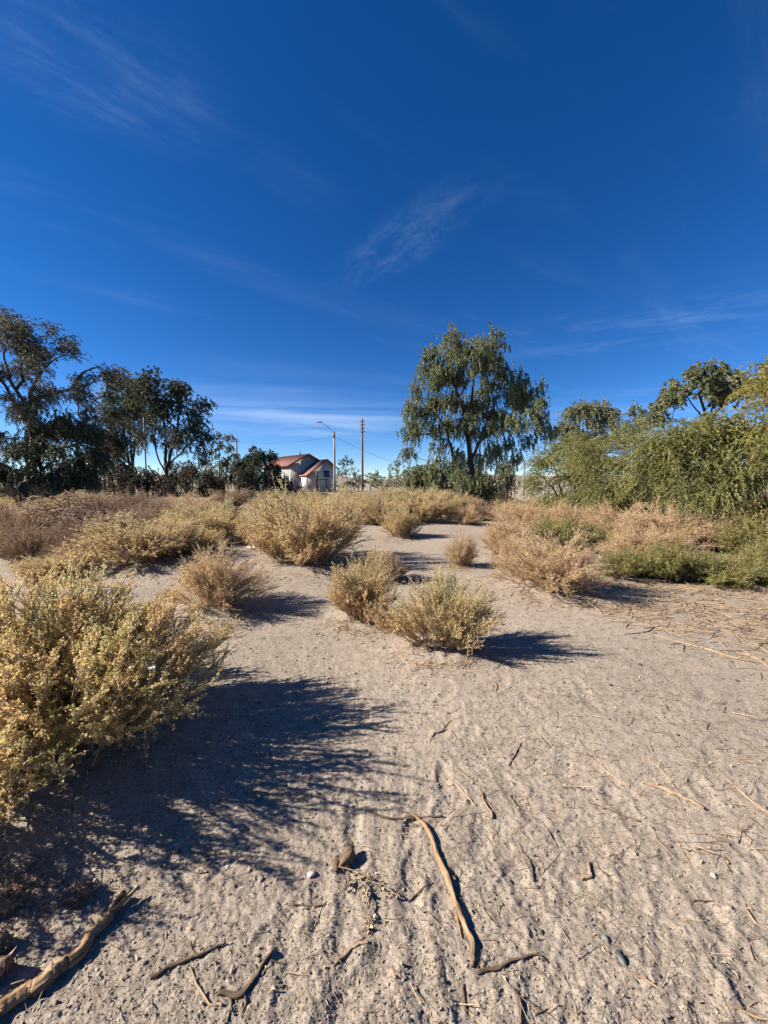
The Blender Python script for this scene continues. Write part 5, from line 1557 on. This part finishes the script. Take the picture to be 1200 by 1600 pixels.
stick("stick", "white stalk leading away from the green glass piece", "stick", [(976, 1516), (1005, 1530), (1042, 1552)], 0.008, M_PALE, (.8, 1, .5), 22, 7, seed=20)
stick("stick", "curved thin brown stalk below the rounded stone", "stick", [(1163, 1412), (1172, 1432), (1186, 1446), (1200, 1453)], 0.008, M_PALE, (.5, 1, 1, .8), 22, 7, seed=21)
stick("stick", "pale stalk in the bottom corner of the sand", "stick", [(1130, 1570), (1165, 1582), (1210, 1598)], 0.009, M_PALE, (.5, 1, .8), 22, 7, seed=22)
stick("stick", "small upright dark twig with bent tip right of the long stick", "stick", [(824, 1332), (829, 1345), (834, 1372)], 0.009, M_STKD, (.6, 1, .7), 18, 7, seed=23)
stick("stick", "short black twig below the bottom end of the long stick", "stick", [(724, 1535), (724, 1555), (727, 1572)], 0.010, M_STKD, (.7, 1, .6), 18, 7, seed=24)
stick("stick", "thin dark curved twig at the bottom beside the furrow", "stick", [(802, 1545), (812, 1565), (814, 1600)], 0.009, M_STKD, (.5, 1, .9), 20, 7, seed=25)
stick("stick", "fine dark straight twig lying sideways on the trampled sand", "stick", [(1075, 1329), (1100, 1328), (1130, 1331)], 0.006, M_STKD, (.6, 1, .6), 18, 6, seed=26)
stick("stick", "fine grey twig lying sideways above the rounded stone", "stick", [(1080, 1405), (1098, 1405), (1116, 1406)], 0.006, M_STKD, (.6, 1, .6), 18, 6, seed=27)
stick("stick", "thin straw stalk sloping towards the bent root", "stick", [(700, 1210), (722, 1232), (744, 1255)], 0.009, M_PALE, (.5, 1, .6), 20, 7, seed=28)
stick("stick", "thin reddish twig in the shadow edge left of the bark chunk", "stick", [(455, 1412), (480, 1413), (510, 1412)], 0.008, M_STKD, (.6, 1, .7), 18, 7, seed=29)
stick("stick", "small dark twig near the pink pebble's side of the shadow", "stick", [(510, 1405), (500, 1425), (490, 1450)], 0.006, M_STKD, (.6, 1, .5), 18, 6, seed=30)
stick("stick", "sprawling pale twig in the clear sand above the long stick", "stick", [(655, 1120), (680, 1140), (700, 1136), (715, 1155)], 0.011, M_PALE, (.5, 1, .8, .4), 24, 7, seed=31, forks=[([(680, 1140), (672, 1155), (676, 1165)], .007), ([(690, 1138), (700, 1126), (712, 1120)], .006)])
stick("stick", "small curled pale stalk right of the leafy bush's shadow", "stick", [(768, 1062), (776, 1072), (774, 1080)], 0.011, M_PALE, (.6, 1, .6), 18, 7, seed=32)
stick("stick", "dark thin twig near the middle of the clear sand", "stick", [(795, 1195), (806, 1175), (815, 1160)], 0.008, M_STKD, (.5, 1, .5), 18, 7, seed=33)
GS = "pale stalks in the straw litter by the green edge"
for k, (pts, lab) in enumerate((
    ([(1040, 1000), (1100, 1014), (1150, 1030), (1210, 1040)], "longest pale stalk along the near edge of the straw litter"),
    ([(1085, 938), (1120, 944), (1165, 950), (1210, 952)], "straight pale stalk on the far side of the straw litter"),
    ([(1092, 936), (1098, 948), (1100, 952)], "short hooked pale stalk at the left end of the straw litter"),
    ([(1150, 1020), (1180, 1030), (1210, 1050)], "pale stalk ending in the near corner of the straw litter"),
    ([(1000, 975), (1050, 985), (1090, 986)], "brown stalk near the middle of the straw litter"),
    ([(975, 992), (1010, 988), (1022, 980)], "dark thin twig on bare sand before the straw litter"),
    ([(1048, 1008), (1066, 1008), (1068, 1020)], "dark cross shaped twig on bare sand before the straw litter"),
    ([(940, 965), (985, 972), (1030, 980)], "thin tan stalk at the straw litter's thin end"))):
    stick("stalk", lab, "stalk", pts, 0.016 if k < 4 else 0.012, M_PALE if k not in (5, 6) else M_STKD, (.6, 1, .9, .5), 24, 7, seed=50 + k, group=GS)


def rock_mesh(seed, sub=2, rough=0.25):
    import bmesh
    bm = bmesh.new()
    bmesh.ops.create_icosphere(bm, subdivisions=sub, radius=1.0)
    co = np.array([v.co[:] for v in bm.verts])
    n = 1 + rough * vnoise3(co * 1.3 + seed, seed) + rough * 0.5 * vnoise3(co * 3.1 + seed, seed + 1)
    V = co * n[:, None]
    F = [[v.index for v in f.verts] for f in bm.faces]
    bm.free()
    return V, np.array(F)


def stone(label, px, py, w_px, tint, seed, flat=0.6, mat=M_STONE, name="stone", cat="stone", rough=0.42, sink=0.42):
    x, y = G(px, py)
    r = w_px / F_PX * (y * CP + H_CAM * SP) * 0.36
    V, F = rock_mesh(seed, 3, rough)
    V = V * np.array([r, r * 0.85, r * flat])
    mb = MB(); mb.add(V, tris=F, tint=np.clip(tint + 0.06 * vnoise3(V / r * 2, seed), 0, 1))
    o = mb.build(name, mat, smooth=True)
    o.location = (x, y, zg(x, y) + r * flat * (1 - 2 * sink) * 0.6)
    o.rotation_euler = (0, 0, seed * 1.3)
    return tag(o, label, cat)


for k, a in enumerate((
    ("flat whitish stone just left of the bark chunk", 487, 1366, 17, 0.95), ("smooth pinkish pebble between two twigs at the bottom", 363, 1517, 14, 0.8),
    ("rounded tan stone with dark shadow by the curved brown stalk", 1141, 1420, 19, 0.7), ("pale stone on the trampled sand above the rounded tan stone", 1116, 1369, 15, 0.9),
    ("small grey stone at the bottom edge of the big bush shadow", 408, 1373, 12, 0.5), ("grey oval pebble in the wheel furrow", 633, 1531, 10, 0.4),
    ("dark oval pebble below the long stick's left side", 691, 1533, 11, 0.3), ("pale pebble left of the long thin stick's bottom", 770, 1495, 10, 0.7),
    ("dark grey pebble right of the long stick's lower end", 846, 1452, 14, 0.15), ("whitish pebble in the bottom right sand", 1150, 1518, 13, 0.85),
    ("small tan stone beside a dark pit near the bottom right", 1052, 1506, 12, 0.7), ("brownish pebble left of the green glass piece", 955, 1412, 10, 0.5),
    ("pale pebble on the sand below the forked branch", 120, 1580, 9, 0.9), ("white chip at the left of the weathered log's end", 213, 1388, 9, 0.95))):
    stone(a[0], a[1], a[2], a[3], a[4], 10 + k)
M_GLASSP = solid("green_bottle_glass", [(0.035, 0.047, 0.041), (0.06, 0.074, 0.066)], 20, 0.55, spec=0.4)
M_GLASSQ = solid("pale_green_glass", [(0.12, 0.135, 0.118), (0.15, 0.165, 0.145)], 20, 0.6, spec=0.3)


def shard(label, px, py, w_px, l_px, mat, rot, seed):
    x, y = G(px, py)
    s = (y * CP + H_CAM * SP) / F_PX
    rng = np.random.default_rng(seed)
    ang = np.linspace(0, 2 * np.pi, 11, endpoint=False)
    rr = 1 + rng.normal(size=11) * 0.14
    top = np.c_[np.cos(ang) * w_px * s / 2 * rr, np.sin(ang) * l_px * s * 0.62 * rr, 0.003 + 0.004 * np.cos(ang)]
    bot = top * np.array([1.06, 1.06, 1]) - np.array([0, 0, 0.007])
    V = np.concatenate([top, bot, [[0, 0, 0.0045]]])
    mb = MB()
    mb.add(V, [(k, 11 + k, 11 + (k + 1) % 11, (k + 1) % 11) for k in range(11)], [(22, k, (k + 1) % 11) for k in range(11)])
    o = mb.build("glass_shard", mat)
    o.location = (x, y, zg(x, y) + 0.003)
    o.rotation_euler = (0.1, 0.12, rot)
    tag(o, label, "glass piece")


shard("dark green piece of bottle glass half sunk in the sand", 971, 1496, 8, 17, M_GLASSP, 0.25, 1)
shard("pale green piece of glass just above the dark green one", 946, 1463, 7, 9, M_GLASSQ, 0.6, 2)

# crumbly clods of straw and earth at the left edge
M_CLOD = leaf_mat("earthy_straw_clod", [(0.075, 0.048, 0.03), (0.15, 0.098, 0.062), (0.23, 0.165, 0.105)], 0.0, 0.95)


def clod(label, px, py, w_px, seed, hs=0.7):
    x, y = G(px, py)
    r = w_px / F_PX * (y * CP + H_CAM * SP) * 0.5
    rng = np.random.default_rng(seed)
    t = thing("straw_clod", label, "clod", (x, y, zg(x, y)))
    mb = MB()
    V, F = rock_mesh(seed, 4, 0.5)
    V = V * (1 + 0.12 * vnoise3(V * 7, seed)[:, None]) * np.array([r, r * 0.8, r * hs])
    V[:, 2] += r * hs * 0.5
    mb.add(V, tris=F, tint=np.clip(0.4 + 0.3 * vnoise3(V / r * 4, seed), 0, 1))
    mb.build("lump", M_CLOD, t)
    m2 = MB()
    k = rng.integers(0, len(V), 160)
    leaves(m2, V[k] * 1.0, rng.normal(size=(160, 3)) + V[k] / r * 0.3, rng.uniform(0.01, 0.032, 160), 0.006, rng, rng.uniform(0, 1, 160))
    m2.build("straw", M_STRAW, t, kind="stuff")


clod("crumbly straw and earth clod above the end of the weathered log", 124, 1402, 44, 3)
clod("straw and leaf clod at the left edge above the log", 2, 1425, 40, 4)
clod("brown clod at the very left edge beside the log", -14, 1490, 44, 5, 0.9)
clod("brown clod at the left edge just above the log's near end", -12, 1528, 46, 6, 0.8)
# bark chunk
x, y = G(541, 1345)
t = thing("bark_chunk", "brown chunk of bark with a deep dark shadow at the shadow's edge", "bark", (x, y, zg(x, y)))
for k, (sc, of, rz) in enumerate((((.045, .024, .022), (0, 0, .02), .5), ((.016, .034, .014), (-.04, -.012, .014), .2), ((.03, .016, .012), (.012, .03, .03), .9))):
    V, F = rock_mesh(80 + k, 3, 0.4)
    c, s = math.cos(rz), math.sin(rz)
    V = V * np.array(sc)
    V = np.c_[V[:, 0] * c - V[:, 1] * s, V[:, 0] * s + V[:, 1] * c, V[:, 2]] + np.array(of)
    mb = MB(); mb.add(V, tris=F, tint=np.clip(0.35 + 0.35 * vnoise3(V / .02, k), 0, 1)); mb.build("bark_piece", M_CLOD, t, smooth=False)
# seed sprig
x, y = G(560, 1372)
t = thing("seed_sprig", "dry seed sprig with pale husks below the bark chunk", "sprig", (x, y, zg(x, y)))
rng = np.random.default_rng(9)
mb = MB(); ml = MB()
ends = []
for (ax, ay), (bx_, by_) in (((528, 1358), (585, 1378)), ((560, 1372), (578, 1425)), ((545, 1365), (540, 1395)), ((575, 1380), (620, 1402)), ((578, 1425), (572, 1462))):
    a, b = np.array([*G(ax, ay), 0.014]) - np.array([x, y, 0]), np.array([*G(bx_, by_), 0.012]) - np.array([x, y, 0])
    tubes(mb, bez(a[None], ((a + b) / 2 + np.array([.01, .0, .012]))[None], b[None], 8), np.full((1, 8), 0.0022), 5, uv=True)
    for q in range(26):
        ends.append(a + (b - a) * rng.uniform(0.2, 1) + rng.normal(size=3) * 0.006)
mb.build("stalk", M_PALE, t, smooth=True)
ends = np.array(ends); ends[:, 2] = np.maximum(ends[:, 2], 0.008)
leaves(ml, ends, rng.normal(size=ends.shape), 0.014, 0.010, rng, rng.uniform(0.3, 1, len(ends)), 0.5)
ml.build("husks", M_STRAW, t, kind="stuff")


# crumpled white scraps
def scrap(label, px, py, w, z, seed, d=None):
    x, y = G(px, py) if d is None else at(px, py, d)[:2]
    z0 = zg(x, y) if d is None else at(px, py, d)[2]
    rng = np.random.default_rng(seed)
    g = np.linspace(-1, 1, 7)
    X, Y = np.meshgrid(g, g)
    Z = 0.35 * rng.normal(size=X.shape) * 0.6 + 0.3
    V = np.c_[X.ravel() * w / 2 + rng.normal(size=49) * w * .05, Y.ravel() * w * .3 + rng.normal(size=49) * w * .05, np.abs(Z.ravel()) * w * z]
    q = [(r * 7 + c, r * 7 + c + 1, r * 7 + c + 8, r * 7 + c + 7) for r in range(6) for c in range(6)]
    mb = MB(); mb.add(V, q)
    o = mb.build("paper_scrap", M_PAPER)
    o.location = (x, y, z0)
    md = o.modifiers.new("thickness", 'SOLIDIFY'); md.thickness = 0.002
    tag(o, label, "litter")


M_PAPER = solid("crumpled_white_paper", [(0.6, 0.6, 0.58), (0.75, 0.75, 0.74)], 4, 0.8)
scrap("crumpled white paper scrap left of the large golden saltbush's foot", 392, 864, 0.16, 0.9, 1)
o_ = scrap("white scrap caught inside the huge leafy saltbush", 237, 1046, 0.03, 0.9, 2, 1.75)


def litter():
    rng = np.random.default_rng(99)
    # straw: bands, plus a ring at the foot of the bushes, plus thin scatter
    pts, ln = [], []

    def region(n, f, lo, hi):
        for _ in range(n):
            px, py = f()
            pts.append(G(px, py)); ln.append(rng.uniform(lo, hi))
    region(950, lambda: (rng.uniform(900, 1330), 0) if False else (lambda s: (905 + s * 420, 945 + s * 45 + rng.normal() * (8 + 34 * s)))(rng.uniform(0, 1) ** 0.7), 0.04, 0.26)
    region(330, lambda: (rng.uniform(980, 1300), rng.uniform(905, 960)), 0.04, 0.2)
    region(1000, lambda: (rng.uniform(-100, 1300), 860 + 740 * rng.uniform(0, 1) ** 1.3), 0.012, 0.07)
    region(260, lambda: (rng.uniform(700, 1250), rng.uniform(1080, 1350)), 0.03, 0.12)
    for bb in BUSHES:
        n = 260 if bb[3] > 830 else 14
        for _ in range(n):
            a = rng.uniform(0, 6.28); r = abs(rng.normal()) * 0.35 + 0.4
            pts.append(G(bb[2] + math.cos(a) * r * bb[4] * 0.6, max(768, bb[3] + math.sin(a) * r * bb[4] * (0.10 if math.sin(a) < 0 else 0.17) - 2)))
            ln.append(rng.uniform(0.02, 0.12))
    pts, ln = np.array(pts), np.array(ln)
    n = len(pts)
    ang = rng.normal(0.0, 0.9, n) - 0.35
    flip = rng.uniform(size=n) < 0.25
    ang[flip] = rng.uniform(0, np.pi, flip.sum())
    D = np.c_[np.cos(ang), np.sin(ang), np.zeros(n)]
    A = np.c_[pts, np.zeros(n)] - D * ln[:, None] / 2
    B = A + D * ln[:, None]
    A[:, 2] = zground(A[:, 0], A[:, 1]) + 0.004
    B[:, 2] = zground(B[:, 0], B[:, 1]) + 0.004 + rng.uniform(0, 1, n) ** 2 * 0.05 * (ln > .05)
    Cc = (A + B) / 2 + rng.normal(size=A.shape) * ln[:, None] * 0.06
    Cc[:, 2] = np.maximum(zground(Cc[:, 0], Cc[:, 1]) + 0.005, (A[:, 2] + B[:, 2]) / 2)
    r = np.clip(0.0011 + 0.012 * ln, 0, 0.0026) * rng.uniform(0.6, 1.2, n) * np.clip(np.hypot(pts[:, 0], pts[:, 1]) / 3, 0.7, 1.8)
    mb = MB()
    tubes(mb, bez(A, Cc, B, 3), r[:, None] * np.array([1, 1, .6])[None], 3, tint=np.clip(rng.normal(0.5, 0.28, n), 0, 1))
    mb.build("straw_litter", M_STRAW, kind="stuff")
    tag(bpy.data.objects["straw_litter"], "loose dry straw scattered over the sand and at the bush feet", "straw")
    # dead leaf and husk litter: under the big bush and at the left edge
    mb = MB()
    P = []
    for _ in range(4200):
        s = rng.uniform()
        if s < 0.3: px, py = rng.normal(30, 45), rng.normal(1385, 30)
        elif s < 0.65: px, py = rng.normal(170, 130), rng.normal(1240, 70)
        else: px, py = rng.uniform(-50, 1250), 960 + 640 * rng.uniform() ** 1.1
        if py < 900 or py > 1640: continue
        P.append(G(px, py))
    P = np.array(P)
    Z = zground(P[:, 0], P[:, 1])
    V = np.c_[P, Z + 0.003]
    dr = rng.normal(size=V.shape); dr[:, 2] = np.abs(dr[:, 2]) * 0.35
    leaves(mb, V, dr, rng.uniform(0.007, 0.02, len(V)), rng.uniform(0.004, 0.010, len(V)), rng, rng.uniform(0.15, 1, len(V)), 0.4)
    tag(mb.build("leaf_litter", M_STRAW, kind="stuff"), "tiny dead leaves and husks lying on the sand", "leaf litter")
    # gravel and soil crumbs
    octa_v = np.array([(1, 0, 0), (0, 1, 0), (-1, 0, 0), (0, -1, 0), (0, 0, 1), (0, 0, -1)], float)
    octa_f = np.array([(0, 1, 4), (1, 2, 4), (2, 3, 4), (3, 0, 4)])
    rocks = [(octa_v * (1 + 0.3 * rng.normal(size=(6, 1))).clip(0.6, 1.6) + rng.normal(size=(6, 3)) * 0.18, octa_f) for k in range(6)]
    mb = MB()
    n = 46000
    px = rng.uniform(-80, 1280, n); py = 900 + 740 * rng.uniform(0, 1, n) ** 0.75
    xy = np.array([G(a, b) for a, b in zip(px, py)])
    size = np.clip(rng.lognormal(-6.2, 0.5, n), 0.0009, 0.0075) * np.clip(xy[:, 1] / 1.6, 0.8, 3.6)
    z = zground(xy[:, 0], xy[:, 1])
    rot = rng.uniform(0, 6.28, n)
    tint = np.clip(rng.normal(0.5, 0.26, n), 0, 1)
    for k, (V, F) in enumerate(rocks):
        sel = np.arange(n) % 6 == k
        m = sel.sum()
        c, s = np.cos(rot[sel])[:, None], np.sin(rot[sel])[:, None]
        v = V[None] * size[sel][:, None, None] * np.stack([rng.uniform(.8, 1.3, m), rng.uniform(.7, 1.1, m), rng.uniform(.45, .9, m)], 1)[:, None]
        vv = np.stack([v[..., 0] * c - v[..., 1] * s, v[..., 0] * s + v[..., 1] * c, v[..., 2]], -1)
        vv += np.stack([xy[sel, 0], xy[sel, 1], z[sel] + size[sel] * 0.25], 1)[:, None]
        f = F[None] + (np.arange(m) * len(V))[:, None, None]
        mb.add(vv.reshape(-1, 3), tris=f.reshape(-1, 3), tint=np.repeat(tint[sel], len(V)))
    tag(mb.build("gravel", M_STONE, kind="stuff"), "small pebbles and soil crumbs over the sand", "gravel")


litter()
